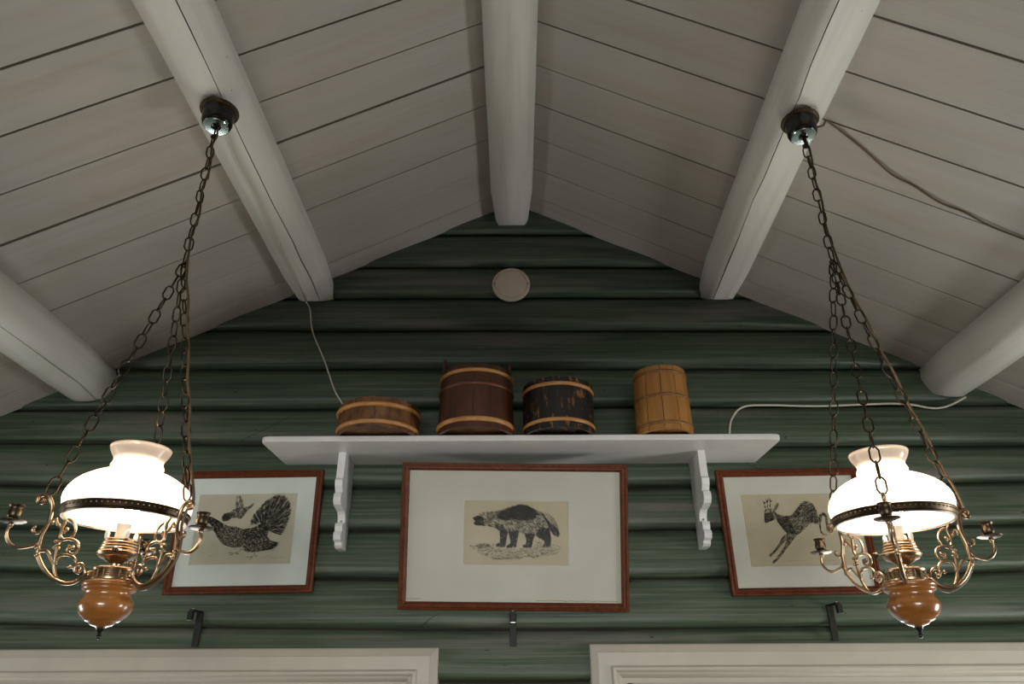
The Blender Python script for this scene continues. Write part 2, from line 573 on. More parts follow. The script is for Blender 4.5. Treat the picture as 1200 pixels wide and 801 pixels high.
def wall_log(k, xa, xb):
    nx = max(4, int((xb - xa) / 0.085))
    v, f = [], []
    m = len(PROFILE)
    gap = 0.0026
    for i in range(nx + 1):
        for t, dy in PROFILE:
            x = xa + (xb - xa) * i / nx
            for _ in range(4):                 # logs are sawn to the roof slope
                z = seam_z(k, x) + gap + (seam_z(k + 1, x) - seam_z(k, x) - 2 * gap) * t
                lim = max(0.01, (APEX + 0.018 - z) / SLOPE)
                la, lb = max(xa, -lim), min(xb, lim)
                x = la + (lb - la) * i / nx
            amp = 1 + 0.28 * noise.noise(Vector((x * 0.9, k * 3.7, 1.0)))
            near = max(0.0, min(1.0, (APEX - z - SLOPE * abs(x)) / 0.16))
            y = D + (dy if dy > 0 else dy * (0.45 + 0.55 * near)) * amp + 0.003 * noise.noise(Vector((x * 3.0, z * 14, k)))
            v.append((x, y + 0.0, ZC + z))
    for i in range(nx):
        for j in range(m - 1):
            f.append((i * m + j, i * m + j + 1, (i + 1) * m + j + 1, (i + 1) * m + j))
        f.append((i * m + m - 1, i * m, (i + 1) * m, (i + 1) * m + m - 1))
    f.append(tuple(range(m)))
    f.append(tuple(nx * m + j for j in range(m)))
    return mesh('log', v, f, 'green', wall_back, 35)


for k in range(len(SEAM) - 1):
    if 5 <= k <= 10:
        for a, b in ((-2.6, -2.36), (-0.335, 0.325), (2.36, 2.6)):
            wall_log(k, a, b)
    else:
        wall_log(k, -2.6, 2.6)

def face_y(x, z):
    """depth of the log face at height z above eye level"""
    for k in range(len(SEAM) - 1):
        a, b = seam_z(k, x), seam_z(k + 1, x)
        if a <= z < b:
            t = (z - a) / (b - a)
            for (t0, d0), (t1, d1) in zip(PROFILE[1:-1], PROFILE[2:-1]):
                if t0 <= t <= t1:
                    return D + (d0 + (d1 - d0) * (t - t0) / max(1e-6, t1 - t0)) * (1 + 0.28 * noise.noise(Vector((x * 0.9, k * 3.7, 1.0)))) + 0.003 * noise.noise(Vector((x * 3.0, z * 14, k)))
    return D


# drying cracks in the logs
for pts in ([(-1.088, 0.953), (-1.04, 0.974), (-0.981, 1.008), (-0.93, 1.045), (-0.864, 1.080)], [(0.868, 0.872), (0.908, 0.848), (0.951, 0.827), (0.99, 0.818)], [(-0.344, 0.258), (-0.32, 0.270), (-0.30, 0.287), (-0.249, 0.313)]):
    q = spline([(x, 0, z) for x, z in pts], 6)
    n = len(q)
    MB().tube([(p.x, face_y(p.x, p.z) + 0.0004, ZC + p.z + 0.002 * noise.noise(Vector((p.x * 60, 0, 5)))) for p in q], [0.0004 + 0.0011 * math.sin(PI * (i + 0.3) / (n + 0.6)) for i in range(n)], 5).build('crack', 'dark_gap', wall_back, 'all')

# chinking slab behind the log seams
mesh('chinking', *(lambda q: (q.v, q.f))(MB().box(-2.6, -2.36, D + 0.032, 2.899, 0.0, ZC + 0.8).box(-0.335, 0.325, D + 0.032, 2.899, 0, ZC + 0.8)
     .box(2.36, 2.6, D + 0.032, 2.899, 0, ZC + 0.8).box(-2.36, -0.335, D + 0.032, 2.899, ZC + 0.09, ZC + 0.8).box(0.325, 2.36, D + 0.032, 2.899, ZC + 0.09, ZC + 0.8)
     .box(-2.36, -0.335, D + 0.032, 2.899, 0, ZC - 0.93).box(0.325, 2.36, D + 0.032, 2.899, 0, ZC - 0.93)
     .add([(-2.6, D + 0.032, ZC + 0.8), (2.6, D + 0.032, ZC + 0.8), (0, D + 0.032, ZC + 2.12), (-2.6, 2.899, ZC + 0.8), (2.6, 2.899, ZC + 0.8), (0, 2.899, ZC + 2.12)],
          [(0, 1, 2), (5, 4, 3), (0, 3, 4, 1), (1, 4, 5, 2), (2, 5, 3, 0)])), 'dark_gap', wall_back)


def slab_wall(name, size, h, opening, loc, rot):
    """plain wall with one window opening; local x along the wall, y outwards"""
    x0, x1, z0, z1 = opening
    a, b = {'wall_left': (-size, 2.899), 'wall_right': (-2.899, size)}.get(name, (-size, size))
    o = MB().box(a, x0, 0, 0.2, 0, h).box(x1, b, 0, 0.2, 0, h).box(x0, x1, 0, 0.2, 0, z0).box(x0, x1, 0, 0.2, z1, h)
    if name == 'wall_rear':
        o.add([(-size, 0, h), (size, 0, h), (0, 0, ZC + APEX), (-size, 0.2, h), (size, 0.2, h), (0, 0.2, ZC + APEX)], [(0, 1, 2), (5, 4, 3), (0, 3, 4, 1), (1, 4, 5, 2), (2, 5, 3, 0)])
    w = o.build(name, 'green_plain')
    w.location = loc
    w.rotation_euler = (0, 0, rot)
    return struct(w)


EAVE = ZC + APEX - SLOPE * HX
slab_wall('wall_left', 6.2, EAVE, (1.25, 2.15, ZC - 0.7, ZC + 0.2), (-HX, 0, 0), R(90))
slab_wall('wall_right', 6.2, EAVE, (-2.15, -1.25, ZC - 0.7, ZC + 0.2), (HX, 0, 0), R(-90))
slab_wall('wall_rear', 2.6, EAVE, (-1.55, 1.55, ZC - 0.95, ZC + 0.25), (0, YB, 0), R(180))

CASE = [(0.0, -0.03), (0.0, 0.034), (0.004, 0.038), (0.026, 0.044), (0.0275, 0.0415), (0.070, 0.0415), (0.072, 0.050), (0.077, 0.0535), (0.083, 0.0535), (0.088, 0.049),
        (0.090, 0.043), (0.097, 0.041), (0.104, 0.034), (0.108, 0.026), (0.124, 0.024), (0.125, -0.03)]


def window(idx, cx, z0, z1, w, loc, rot, npane=3):
    """casing outer size w x (z1-z0); local x along the wall, y outwards"""
    h = z1 - z0
    root = struct(empty('window_%d' % idx, loc, (0, 0, rot)))
    zc = (z0 + z1) / 2
    for sd in ('top', 'left', 'right', 'bottom'):
        v, f = mitre_side(sd, w, h, CASE)
        mesh('casing' if sd != 'bottom' else 'sill', [(cx + p[0], p[1], zc + p[2]) for p in v], f, 'casing', root, 25)
    iw, ih = w - 0.25, h - 0.25
    mb = MB()
    for a, b, c, d in ((-iw / 2 - 0.0, -iw / 2 + 0.018, -ih / 2, ih / 2), (iw / 2 - 0.018, iw / 2, -ih / 2, ih / 2), (-iw / 2, iw / 2, ih / 2 - 0.018, ih / 2), (-iw / 2, iw / 2, -ih / 2, -ih / 2 + 0.018)):
        mb.box(cx + a, cx + b, -0.02, 0.19, zc + c, zc + d)
    mb.build('lining', 'casing', root)
    pw = (iw - 0.036) / npane
    for k in range(npane):
        xa = cx - iw / 2 + 0.018 + k * pw
        xb = xa + pw
        za, zb = zc - ih / 2 + 0.018, zc + ih / 2 - 0.018
        s = MB()
        s.box(xa, xa + 0.035, 0.09, 0.13, za, zb).box(xb - 0.035, xb, 0.09, 0.13, za, zb).box(xa, xb, 0.09, 0.13, za, za + 0.04).box(xa, xb, 0.09, 0.13, zb - 0.04, zb)
        so = s.build('sash', 'casing', root)
        MB().box(xa + 0.03, xb - 0.03, 0.107, 0.112, za + 0.03, zb - 0.03).build('pane', 'glass', so)


window(1, -1.358, ZC - 1.03, ZC + 0.190, 2.180, (0, D, 0), 0)
window(2, 1.349, ZC - 1.03, ZC + 0.199, 2.180, (0, D, 0), 0)
window(3, 1.7, ZC - 0.78, ZC + 0.28, 1.06, (-HX, 0, 0), R(90), 2)
window(4, -1.7, ZC - 0.78, ZC + 0.28, 1.06, (HX, 0, 0), R(-90), 2)
window(5, 0.0, ZC - 1.03, ZC + 0.33, 3.26, (0, YB, 0), R(180), 4)

# unseen slab behind the camera, added to keep rear daylight off the upper gable
gable_shade = struct(MB().box(-HX, HX, YB, -0.6, ZC + 0.56, ZC + 0.72).build('shade_slab_1', 'board'), 'unseen white slab added over the rear half of the room to shade the upper gable')

# ------------------------------------------------------------------ shelf with scalloped brackets
SH0, SH1 = ZC + 0.854, ZC + 0.875
shelf = tag(empty('wall_shelf', (0.022, 2.78, SH0)), 'long white painted shelf on two scalloped brackets, carrying wooden tubs', 'shelf')
x0, x1, yf, yb = -0.929, 0.932, -0.282, 0.012
out = [(x0 + 0.012, yb), (x0, yf + 0.03), (x0 + 0.004, yf + 0.01), (x0 + 0.014, yf + 0.002), (x0 + 0.03, yf), (x1 - 0.03, yf), (x1 - 0.014, yf + 0.002), (x1 - 0.004, yf + 0.01), (x1, yf + 0.03), (x1 - 0.012, yb)]


def extrude_outline(outline, z0, z1, bev):
    n = len(outline)
    cx = sum(p[0] for p in outline) / n
    cy = sum(p[1] for p in outline) / n
    def ins(p, d):
        dx, dy = cx - p[0], cy - p[1]
        return (p[0] + (d if dx > 0 else -d), p[1] + (d if dy > 0 else -d))
    rows = [[ins(p, bev) + (z0,) for p in outline], [p + (z0 + bev,) for p in outline], [p + (z1 - bev,) for p in outline], [ins(p, bev) + (z1,) for p in outline]]
    v = [q for r in rows for q in r]
    f = [(r * n + i, r * n + (i + 1) % n, (r + 1) * n + (i + 1) % n, (r + 1) * n + i) for r in range(3) for i in range(n)]
    f += [tuple(range(n - 1, -1, -1)), tuple(3 * n + i for i in range(n))]
    return v, f


v, f = extrude_outline(out, 0, SH1 - SH0, 0.003)
mesh('board', v, f, 'white', shelf, 30)
# bracket: (distance from the wall, height below the shelf)
BR = [(0.0, 0.0), (0.156, 0.0), (0.160, -0.098), (0.163, -0.102), (0.170, -0.108), (0.166, -0.128), (0.152, -0.146), (0.148, -0.150), (0.164, -0.156), (0.169, -0.170), (0.168, -0.184),
      (0.156, -0.196), (0.128, -0.202), (0.092, -0.206), (0.078, -0.214), (0.070, -0.228), (0.068, -0.240), (0.074, -0.246), (0.100, -0.250), (0.104, -0.262), (0.100, -0.277), (0.098, -0.280),
      (0.112, -0.284), (0.116, -0.296), (0.110, -0.310), (0.100, -0.314), (0.084, -0.316), (0.084, -0.326), (0.070, -0.333), (0.045, -0.334), (0.0, -0.332)]
for bx in (-0.661, 0.672):
    n = len(BR)
    th = 0.0135
    v = [(bx + s * th, -d, z) for s in (-1, 1) for d, z in BR]
    f = [tuple(range(n)), tuple(range(2 * n - 1, n - 1, -1))] + [(i, (i + 1) % n, n + (i + 1) % n, n + i) for i in range(n)]
    bo = mesh('bracket', v, f, 'white', shelf)
    MB().lathe([(0.0001, -0.0012), (0.0035, -0.0008), (0.0045, 0.0)], 10).build('screw_head', 'steel', bo, True, (bx, -0.0695, -0.236)).rotation_euler = (R(90), 0, 0)


# ------------------------------------------------------------------ coopered vessels on the shelf
def vessel(name, label, cx, cy, r0, r1, h, nst, stave, hoops, bottom, seed, recess=0.012, rot=0.0, rim_var=0.0, top=None, gapw=0.006):
    rg = random.Random(seed)
    root = tag(empty(name, (cx, cy, SH1), (0, 0, rot)), label, 'tub' if 'tub' in name else 'bucket', 'wooden vessels on the shelf')
    th = 0.011
    sub = 4
    cuts = [0.0]
    for i in range(nst):
        cuts.append(cuts[-1] + rg.uniform(0.75, 1.25))
    cuts = [c / cuts[-1] * 2 * PI for c in cuts]
    for i in range(nst):
        a0, a1 = cuts[i] + gapw / 2, cuts[i + 1] - gapw / 2
        hh = h + rg.uniform(-rim_var, rim_var)
        dr = rg.uniform(-0.0008, 0.0008)
        v, f = [], []
        for zz, ra in ((0.0, r0), (hh, r0 + (r1 - r0) * hh / h)):
            for rr in (ra + dr, ra - th):
                for k in range(sub + 1):
                    a = a0 + (a1 - a0) * k / sub
                    v.append((rr * math.cos(a), rr * math.sin(a), zz))
        m = sub + 1
        for k in range(sub):
            f += [(k, k + 1, 2 * m + k + 1, 2 * m + k), (m + k, m + k + 1, 3 * m + k + 1, 3 * m + k), (k, k + 1, m + k + 1, m + k), (2 * m + k, 2 * m + k + 1, 3 * m + k + 1, 3 * m + k)]
        f += [(0, m, 3 * m, 2 * m), (m - 1, 2 * m - 1, 4 * m - 1, 3 * m - 1)]
        mesh('stave', v, f, stave, root, 30)
    # a dark liner closes the joints, with the inset bottom
    MB().lathe([(r0 - th + 0.001, recess), (r0 - th + 0.001, recess + 0.012)], 40).build('bottom', bottom, root, 30)
    if top:
        MB().lathe([(r1 - th + 0.001, h - 0.016), (r1 - th + 0.001, h - 0.004)], 40).build('lid', top, root, 30)
    MB().lathe([(r0 - th - 0.0005, recess + 0.013), (r1 - th - 0.0005, h - 0.02), (r1 - th - 0.002, h - 0.02), (r0 - th - 0.002, recess + 0.013)], 40, closed=True).build('liner', 'dark_gap', root, 30)
    for z, wd, t, m in hoops:
        ra = r0 + (r1 - r0) * z / h
        pr = []
        for k in range(7):
            a = -PI / 2 + PI * k / 6
            pr.append((ra - 0.001 + t * math.cos(a), z + wd / 2 * math.sin(a)))
        pr += [(ra - 0.004, z + wd / 2), (ra - 0.004, z - wd / 2)]
        ho = MB().lathe(pr, 56, closed=True).build('hoop', m, root, 'all')
        # overlap where the hoop is spliced
        sp = MB()
        a0 = rg.uniform(0, 6)
        sp.tube([((ra + t + 0.001) * math.cos(a0 + q * 0.05), (ra + t + 0.001) * math.sin(a0 + q * 0.05), z + 0.001 * math.sin(q)) for q in range(7)],
                [0.001, 0.0025, 0.003, 0.003, 0.003, 0.0025, 0.001], 6)
        sp.build('splice', m, ho, True)
    return root


CY = 2.543
t1 = vessel('wooden_tub', 'low wide brown wooden tub with two pale hoops, nearest the white wire', -0.497, CY, 0.146, 0.148, 0.108, 13, 'wood_tub',
            [(0.019, 0.016, 0.007, 'hoop'), (0.083, 0.017, 0.009, 'hoop')], 'wood_tub', 11, 0.010, 0.3, 0.0035)
t2 = vessel('wooden_bucket', 'tall red-brown wooden bucket with upright ears, between the low tub and black tub', -0.140, CY, 0.140, 0.133, 0.243, 15, 'wood_red',
            [(0.029, 0.019, 0.008, 'hoop'), (0.165, 0.013, 0.006, 'hoop_red'), (0.218, 0.015, 0.008, 'hoop')], 'wood_tub', 12, 0.014, 0.0, 0.001)
# ears at the sides of the bucket, and its forked peg below the rim
for sx in (-1, 1):
    MB().box(sx * 0.124 - 0.006, sx * 0.124 + 0.006, 0.0, 0.02, 0.18, 0.318 if sx < 0 else 0.300, 0.002).build('ear', 'wood_red', t2)
t3 = vessel('wooden_tub', 'worn black-painted wooden tub with two pale hoops', 0.163, CY, 0.130, 0.129, 0.192, 14, 'wood_black',
            [(0.029, 0.015, 0.006, 'hoop'), (0.165, 0.015, 0.006, 'hoop')], 'wood_black', 13, 0.012, 0.6, 0.001, 'wood_black', 0.004)
t4 = vessel('wooden_bucket', 'golden-yellow narrow wooden bucket with three thin hoops, standing alone on the shelf', 0.548, CY, 0.104, 0.096, 0.250, 12, 'wood_yellow',
            [(0.026, 0.013, 0.005, 'hoop_yellow'), (0.133, 0.012, 0.005, 'hoop_yellow'), (0.226, 0.012, 0.005, 'hoop_yellow')], 'wood_yellow', 14, 0.012, 0.9, 0.001, 'wood_yellow', 0.022)

# ------------------------------------------------------------------ framed ink prints
wolverine={
'body' : [(0.086, 0.276), (0.112, 0.257), (0.134, 0.237), (0.165, 0.205), (0.204, 0.18), (0.243, 0.183), (0.277, 0.174), (0.321, 0.165), (0.37, 0.14), (0.419, 0.107), (0.467, 0.082), (0.516, 0.065), (0.555, 0.06), (0.605, 0.072), (0.644, 0.095), (0.674, 0.126), (0.703, 0.15), (0.733, 0.173), (0.763, 0.244), (0.783, 0.339), (0.808, 0.402), (0.818, 0.434), (0.828, 0.529), (0.833, 0.639), (0.829, 0.702), (0.746, 0.712), (0.761, 0.68), (0.78, 0.664), (0.765, 0.609), (0.745, 0.586), (0.696, 0.547), (0.677, 0.532), (0.663, 0.595), (0.651, 0.674), (0.649, 0.721), (0.561, 0.72), (0.566, 0.692), (0.6, 0.675), (0.599, 0.596), (0.584, 0.518), (0.54, 0.495), (0.525, 0.487), (0.516, 0.566), (0.507, 0.645), (0.501, 0.716), (0.416, 0.731), (0.41, 0.707), (0.449, 0.678), (0.448, 0.615), (0.433, 0.521), (0.423, 0.489), (0.414, 0.552), (0.405, 0.632), (0.396, 0.718), (0.308, 0.712), (0.313, 0.681), (0.347, 0.664), (0.351, 0.585), (0.345, 0.491), (0.33, 0.459), (0.295, 0.42), (0.246, 0.405), (0.187, 0.391), (0.138, 0.391), (0.109, 0.384), (0.099, 0.353), (0.113, 0.32), (0.093, 0.302)] ,
'saddle' : [(0.317, 0.213), (0.37, 0.156), (0.438, 0.115), (0.516, 0.073), (0.575, 0.064), (0.634, 0.095), (0.684, 0.15), (0.704, 0.206), (0.675, 0.27), (0.616, 0.303), (0.538, 0.296), (0.46, 0.29), (0.401, 0.307), (0.352, 0.292), (0.322, 0.261)] ,
'muzzle' : [(0.086, 0.276), (0.134, 0.237), (0.17, 0.248), (0.195, 0.287), (0.181, 0.335), (0.207, 0.39), (0.138, 0.391), (0.109, 0.384), (0.099, 0.353), (0.113, 0.32)] ,
'ear' : [(0.224, 0.239), (0.238, 0.199), (0.263, 0.193), (0.288, 0.222), (0.293, 0.269), (0.269, 0.298), (0.24, 0.286)] ,
'belly' : [(0.294, 0.333), (0.373, 0.379), (0.423, 0.489), (0.345, 0.491), (0.305, 0.412)] ,
'leg1' : [(0.345, 0.483), (0.423, 0.481), (0.414, 0.552), (0.396, 0.718), (0.308, 0.712), (0.313, 0.681), (0.347, 0.664), (0.351, 0.585)] ,
'leg2' : [(0.427, 0.473), (0.525, 0.471), (0.516, 0.566), (0.501, 0.716), (0.416, 0.731), (0.41, 0.707), (0.449, 0.678), (0.448, 0.615)] ,
'leg3' : [(0.584, 0.51), (0.681, 0.508), (0.663, 0.595), (0.649, 0.721), (0.561, 0.72), (0.566, 0.692), (0.6, 0.675), (0.599, 0.596)] ,
'leg4' : [(0.734, 0.412), (0.818, 0.426), (0.833, 0.639), (0.829, 0.702), (0.746, 0.712), (0.761, 0.68), (0.78, 0.664), (0.765, 0.609), (0.696, 0.547), (0.686, 0.524)] ,
'tail' : [(0.733, 0.173), (0.772, 0.18), (0.811, 0.204), (0.846, 0.243), (0.876, 0.298), (0.895, 0.369), (0.91, 0.448), (0.916, 0.511), (0.891, 0.551), (0.867, 0.536), (0.837, 0.481), (0.813, 0.402), (0.793, 0.339), (0.763, 0.244)] ,
'taildark' : [(0.733, 0.173), (0.763, 0.205), (0.797, 0.291), (0.842, 0.37), (0.891, 0.417), (0.916, 0.511), (0.891, 0.551), (0.852, 0.513), (0.818, 0.434), (0.793, 0.339), (0.763, 0.244)] ,
'ground' : [(0.065, 0.701), (0.142, 0.671), (0.21, 0.667), (0.289, 0.681), (0.299, 0.744), (0.465, 0.764), (0.6, 0.707), (0.659, 0.721), (0.726, 0.625), (0.746, 0.672), (0.853, 0.67), (0.941, 0.708), (0.883, 0.835), (0.718, 0.861), (0.592, 0.895), (0.466, 0.913), (0.311, 0.916), (0.193, 0.84), (0.086, 0.779)] ,
'bank' : [(0.094, 0.716), (0.181, 0.667), (0.25, 0.682), (0.26, 0.729), (0.163, 0.746)] ,
}
stones= [(0.203, 0.816, 0.041, 0.038), (0.301, 0.885, 0.029, 0.032), (0.359, 0.876, 0.035, 0.038), (0.427, 0.875, 0.035, 0.041), (0.524, 0.865, 0.045, 0.041), (0.601, 0.84, 0.039, 0.035), (0.679, 0.846, 0.045, 0.044), (0.766, 0.798, 0.039, 0.035), (0.591, 0.762, 0.037, 0.028), (0.716, 0.634, 0.037, 0.022), (0.338, 0.767, 0.044, 0.032), (0.465, 0.788, 0.039, 0.032), (0.824, 0.75, 0.039, 0.032)]
grouse={
'body' : [(0.104, 0.358), (0.127, 0.324), (0.167, 0.342), (0.217, 0.375), (0.278, 0.427), (0.338, 0.466), (0.413, 0.478), (0.49, 0.516), (0.57, 0.502), (0.631, 0.476), (0.671, 0.424), (0.743, 0.514), (0.736, 0.616), (0.778, 0.679), (0.852, 0.703), (0.84, 0.766), (0.79, 0.804), (0.702, 0.818), (0.65, 0.832), (0.578, 0.833), (0.521, 0.808), (0.506, 0.745), (0.463, 0.771), (0.389, 0.76), (0.312, 0.722), (0.258, 0.647), (0.222, 0.57), (0.188, 0.519), (0.16, 0.441), (0.109, 0.402)] ,
'fan' : [(0.662, 0.424), (0.565, 0.456), (0.553, 0.425), (0.577, 0.308), (0.623, 0.216), (0.67, 0.138), (0.727, 0.071), (0.787, 0.032), (0.843, 0.037), (0.893, 0.084), (0.927, 0.163), (0.945, 0.254), (0.936, 0.358), (0.919, 0.461), (0.884, 0.576), (0.869, 0.602), (0.804, 0.577), (0.746, 0.539)] ,
'fanin' : [(0.694, 0.385), (0.65, 0.308), (0.676, 0.203), (0.744, 0.15), (0.82, 0.176), (0.857, 0.281), (0.842, 0.41), (0.796, 0.5), (0.75, 0.488)] ,
'rump' : [(0.49, 0.516), (0.596, 0.489), (0.679, 0.411), (0.76, 0.501), (0.736, 0.616), (0.684, 0.642), (0.579, 0.668), (0.495, 0.644)] ,
'head' : [(0.104, 0.358), (0.127, 0.324), (0.167, 0.342), (0.248, 0.401), (0.283, 0.466), (0.231, 0.57), (0.188, 0.519), (0.16, 0.441), (0.109, 0.402)] ,
'wingtip' : [(0.689, 0.692), (0.76, 0.679), (0.861, 0.703), (0.84, 0.766), (0.79, 0.804), (0.702, 0.818)] ,
'small' : [(0.259, 0.336), (0.28, 0.283), (0.334, 0.27), (0.374, 0.217), (0.401, 0.209), (0.465, 0.204), (0.51, 0.191), (0.559, 0.138), (0.563, 0.172), (0.515, 0.243), (0.478, 0.322), (0.455, 0.366), (0.408, 0.356), (0.361, 0.348), (0.329, 0.388), (0.284, 0.393), (0.263, 0.375)] ,
'smallwing' : [(0.379, 0.209), (0.372, 0.112), (0.372, 0.032), (0.41, 0.032), (0.446, 0.112), (0.466, 0.209)] ,
'smallhead' : [(0.259, 0.336), (0.28, 0.283), (0.326, 0.283), (0.351, 0.335), (0.329, 0.388), (0.284, 0.393)] ,
}
grouse_lines= [[(0.499, 0.771), (0.487, 0.821), (0.435, 0.847), (0.362, 0.836)], [(0.435, 0.847), (0.385, 0.878)], [(0.435, 0.847), (0.491, 0.859)], [(0.632, 0.832), (0.637, 0.882), (0.586, 0.908), (0.558, 0.896)], [(0.637, 0.882), (0.674, 0.894)], [(0.62, 0.895), (0.589, 0.94)], [(0.712, 0.918), (0.781, 0.892), (0.82, 0.929), (0.889, 0.91), (0.925, 0.915)], [(0.185, 0.724), (0.231, 0.729)], [(0.185, 0.876), (0.222, 0.883)], [(0.773, 0.817), (0.861, 0.803)], [(0.784, 0.742), (0.853, 0.721)]]
deer={
'body' : [(0.2, 0.392), (0.21, 0.41), (0.247, 0.393), (0.29, 0.369), (0.312, 0.356), (0.332, 0.42), (0.354, 0.471), (0.375, 0.522), (0.398, 0.56), (0.448, 0.587), (0.483, 0.587), (0.54, 0.538), (0.62, 0.438), (0.657, 0.414), (0.698, 0.44), (0.722, 0.377), (0.716, 0.313), (0.718, 0.237), (0.7, 0.16), (0.659, 0.121), (0.616, 0.113), (0.578, 0.145), (0.537, 0.208), (0.494, 0.284), (0.456, 0.321), (0.403, 0.32), (0.352, 0.306), (0.32, 0.268), (0.293, 0.216), (0.264, 0.208), (0.222, 0.222), (0.21, 0.278)] ,
'ear' : [(0.303, 0.224), (0.321, 0.166), (0.359, 0.133), (0.366, 0.154), (0.344, 0.204), (0.318, 0.25)] ,
'foreleg1' : [(0.398, 0.56), (0.341, 0.61), (0.308, 0.685), (0.246, 0.784), (0.188, 0.846), (0.187, 0.863), (0.209, 0.864), (0.288, 0.765), (0.362, 0.661), (0.444, 0.624)] ,
'foreleg2' : [(0.393, 0.611), (0.358, 0.711), (0.305, 0.81), (0.245, 0.897), (0.202, 0.946), (0.225, 0.961), (0.29, 0.88), (0.381, 0.741), (0.432, 0.662), (0.483, 0.587)] ,
'hind1' : [(0.699, 0.427), (0.737, 0.314), (0.775, 0.284), (0.761, 0.339), (0.736, 0.428), (0.726, 0.528), (0.741, 0.571), (0.779, 0.587), (0.744, 0.592), (0.716, 0.553), (0.717, 0.427)] ,
'hind2' : [(0.757, 0.289), (0.793, 0.277), (0.812, 0.328), (0.806, 0.404), (0.806, 0.492), (0.83, 0.548), (0.801, 0.542), (0.781, 0.517), (0.785, 0.428), (0.79, 0.345), (0.772, 0.314)] ,
'chest' : [(0.319, 0.28), (0.402, 0.333), (0.45, 0.384), (0.485, 0.562), (0.398, 0.56), (0.354, 0.471), (0.32, 0.369)] ,
'haunch' : [(0.612, 0.158), (0.698, 0.173), (0.713, 0.288), (0.699, 0.427), (0.657, 0.414), (0.61, 0.362)] ,
'face' : [(0.21, 0.278), (0.259, 0.266), (0.296, 0.305), (0.29, 0.369), (0.21, 0.41), (0.2, 0.392)] ,
'back' : [(0.352, 0.306), (0.456, 0.321), (0.536, 0.213), (0.616, 0.12), (0.659, 0.129), (0.572, 0.209), (0.507, 0.335), (0.433, 0.371)] ,
}
deer_lines= [[(0.228, 0.222), (0.225, 0.151), (0.216, 0.094)], [(0.225, 0.151), (0.238, 0.105)], [(0.247, 0.207), (0.253, 0.139), (0.247, 0.069)], [(0.253, 0.139), (0.272, 0.062)], [(0.269, 0.208), (0.284, 0.126), (0.284, 0.055)], [(0.284, 0.126), (0.305, 0.088)], [(0.355, 0.923), (0.375, 0.936), (0.39, 0.921), (0.415, 0.934)], [(0.429, 0.932), (0.442, 0.92), (0.467, 0.935)], [(0.481, 0.933), (0.503, 0.92), (0.528, 0.936)], [(0.692, 0.936), (0.719, 0.924), (0.735, 0.941), (0.762, 0.927), (0.787, 0.94), (0.815, 0.923)]]


RAIL = [(0.0, 0.0), (0.0, 0.015), (0.002, 0.018), (0.008, 0.0195), (0.0105, 0.0165), (0.0125, 0.0165), (0.015, 0.0195), (0.019, 0.0195), (0.0215, 0.0165), (0.0235, 0.015), (0.026, 0.0115), (0.0275, 0.009), (0.0275, 0.0)]


def inside(p, poly):
    x, y = p
    c = False
    n = len(poly)
    for i in range(n):
        x1, y1 = poly[i]
        x2, y2 = poly[i - 1]
        if (y1 > y) != (y2 > y) and x < (x2 - x1) * (y - y1) / (y2 - y1) + x1:
            c = not c
    return c


class Ink:
    """flat pen strokes on a sheet of w x h metres; uv from the upper left"""
    def __init__(s, w, h, seed):
        s.w, s.h, s.rg, s.mb = w, h, random.Random(seed), MB()

    def P(s, u, v):
        return (u * s.w - s.w / 2, 0.0, s.h / 2 - v * s.h)

    def stroke(s, a, b, wd):
        A, B = Vector(s.P(*a)), Vector(s.P(*b))
        d = B - A
        if d.length < 1e-6:
            return
        n = Vector((-d.z, 0, d.x)).normalized() * wd / 2
        m = (A + B) / 2
        s.mb.add([A, m + n, B, m - n], [(0, 1, 2, 3)])

    def line(s, pts, wd):
        for a, b in zip(pts, pts[1:]):
            k = 0.06
            s.stroke((a[0] - (b[0] - a[0]) * k, a[1] - (b[1] - a[1]) * k), (b[0] + (b[0] - a[0]) * k, b[1] + (b[1] - a[1]) * k), wd)

    def outline(s, poly, wd):
        s.line(poly + poly[:1], wd)

    def hatch(s, poly, cover, ang, spread, ln, wd, flow=None, clump=0.0, fq=16.0, rays=0):
        us = [p[0] for p in poly]
        vv = [p[1] for p in poly]
        area = 0
        for i in range(len(poly)):
            area += poly[i - 1][0] * poly[i][1] - poly[i][0] * poly[i - 1][1]
        area = abs(area) / 2 * s.w * s.h
        n = int(cover * area / (ln * wd * 0.5))
        k = 0
        tries = 0
        while k < n and tries < n * 12:
            tries += 1
            u, v = s.rg.uniform(min(us), max(us)), s.rg.uniform(min(vv), max(vv))
            if not inside((u, v), poly):
                continue
            k += 1
            if clump and noise.noise(Vector((u * fq, v * fq * 0.8, ang * 0.1))) * 1.6 < s.rg.uniform(-1, 1) * 0.35 + clump - 0.5:
                continue
            if rays and math.cos(flow(u, v) * rays) > 0.72:
                continue
            a = R(ang + s.rg.uniform(-spread, spread)) if flow is None else flow(u, v) + R(s.rg.uniform(-spread, spread))
            l = ln * s.rg.uniform(0.6, 1.3) / 2
            du, dv = l * math.cos(a) / s.w, -l * math.sin(a) / s.h
            s.stroke((u - du, v - dv), (u + du, v + dv), wd * s.rg.uniform(0.6, 1.3))

    def fill(s, poly):
        pass


def flat_poly(w, h, poly):
    return [(u * w - w / 2, 0.0, h / 2 - v * h) for u, v in poly]


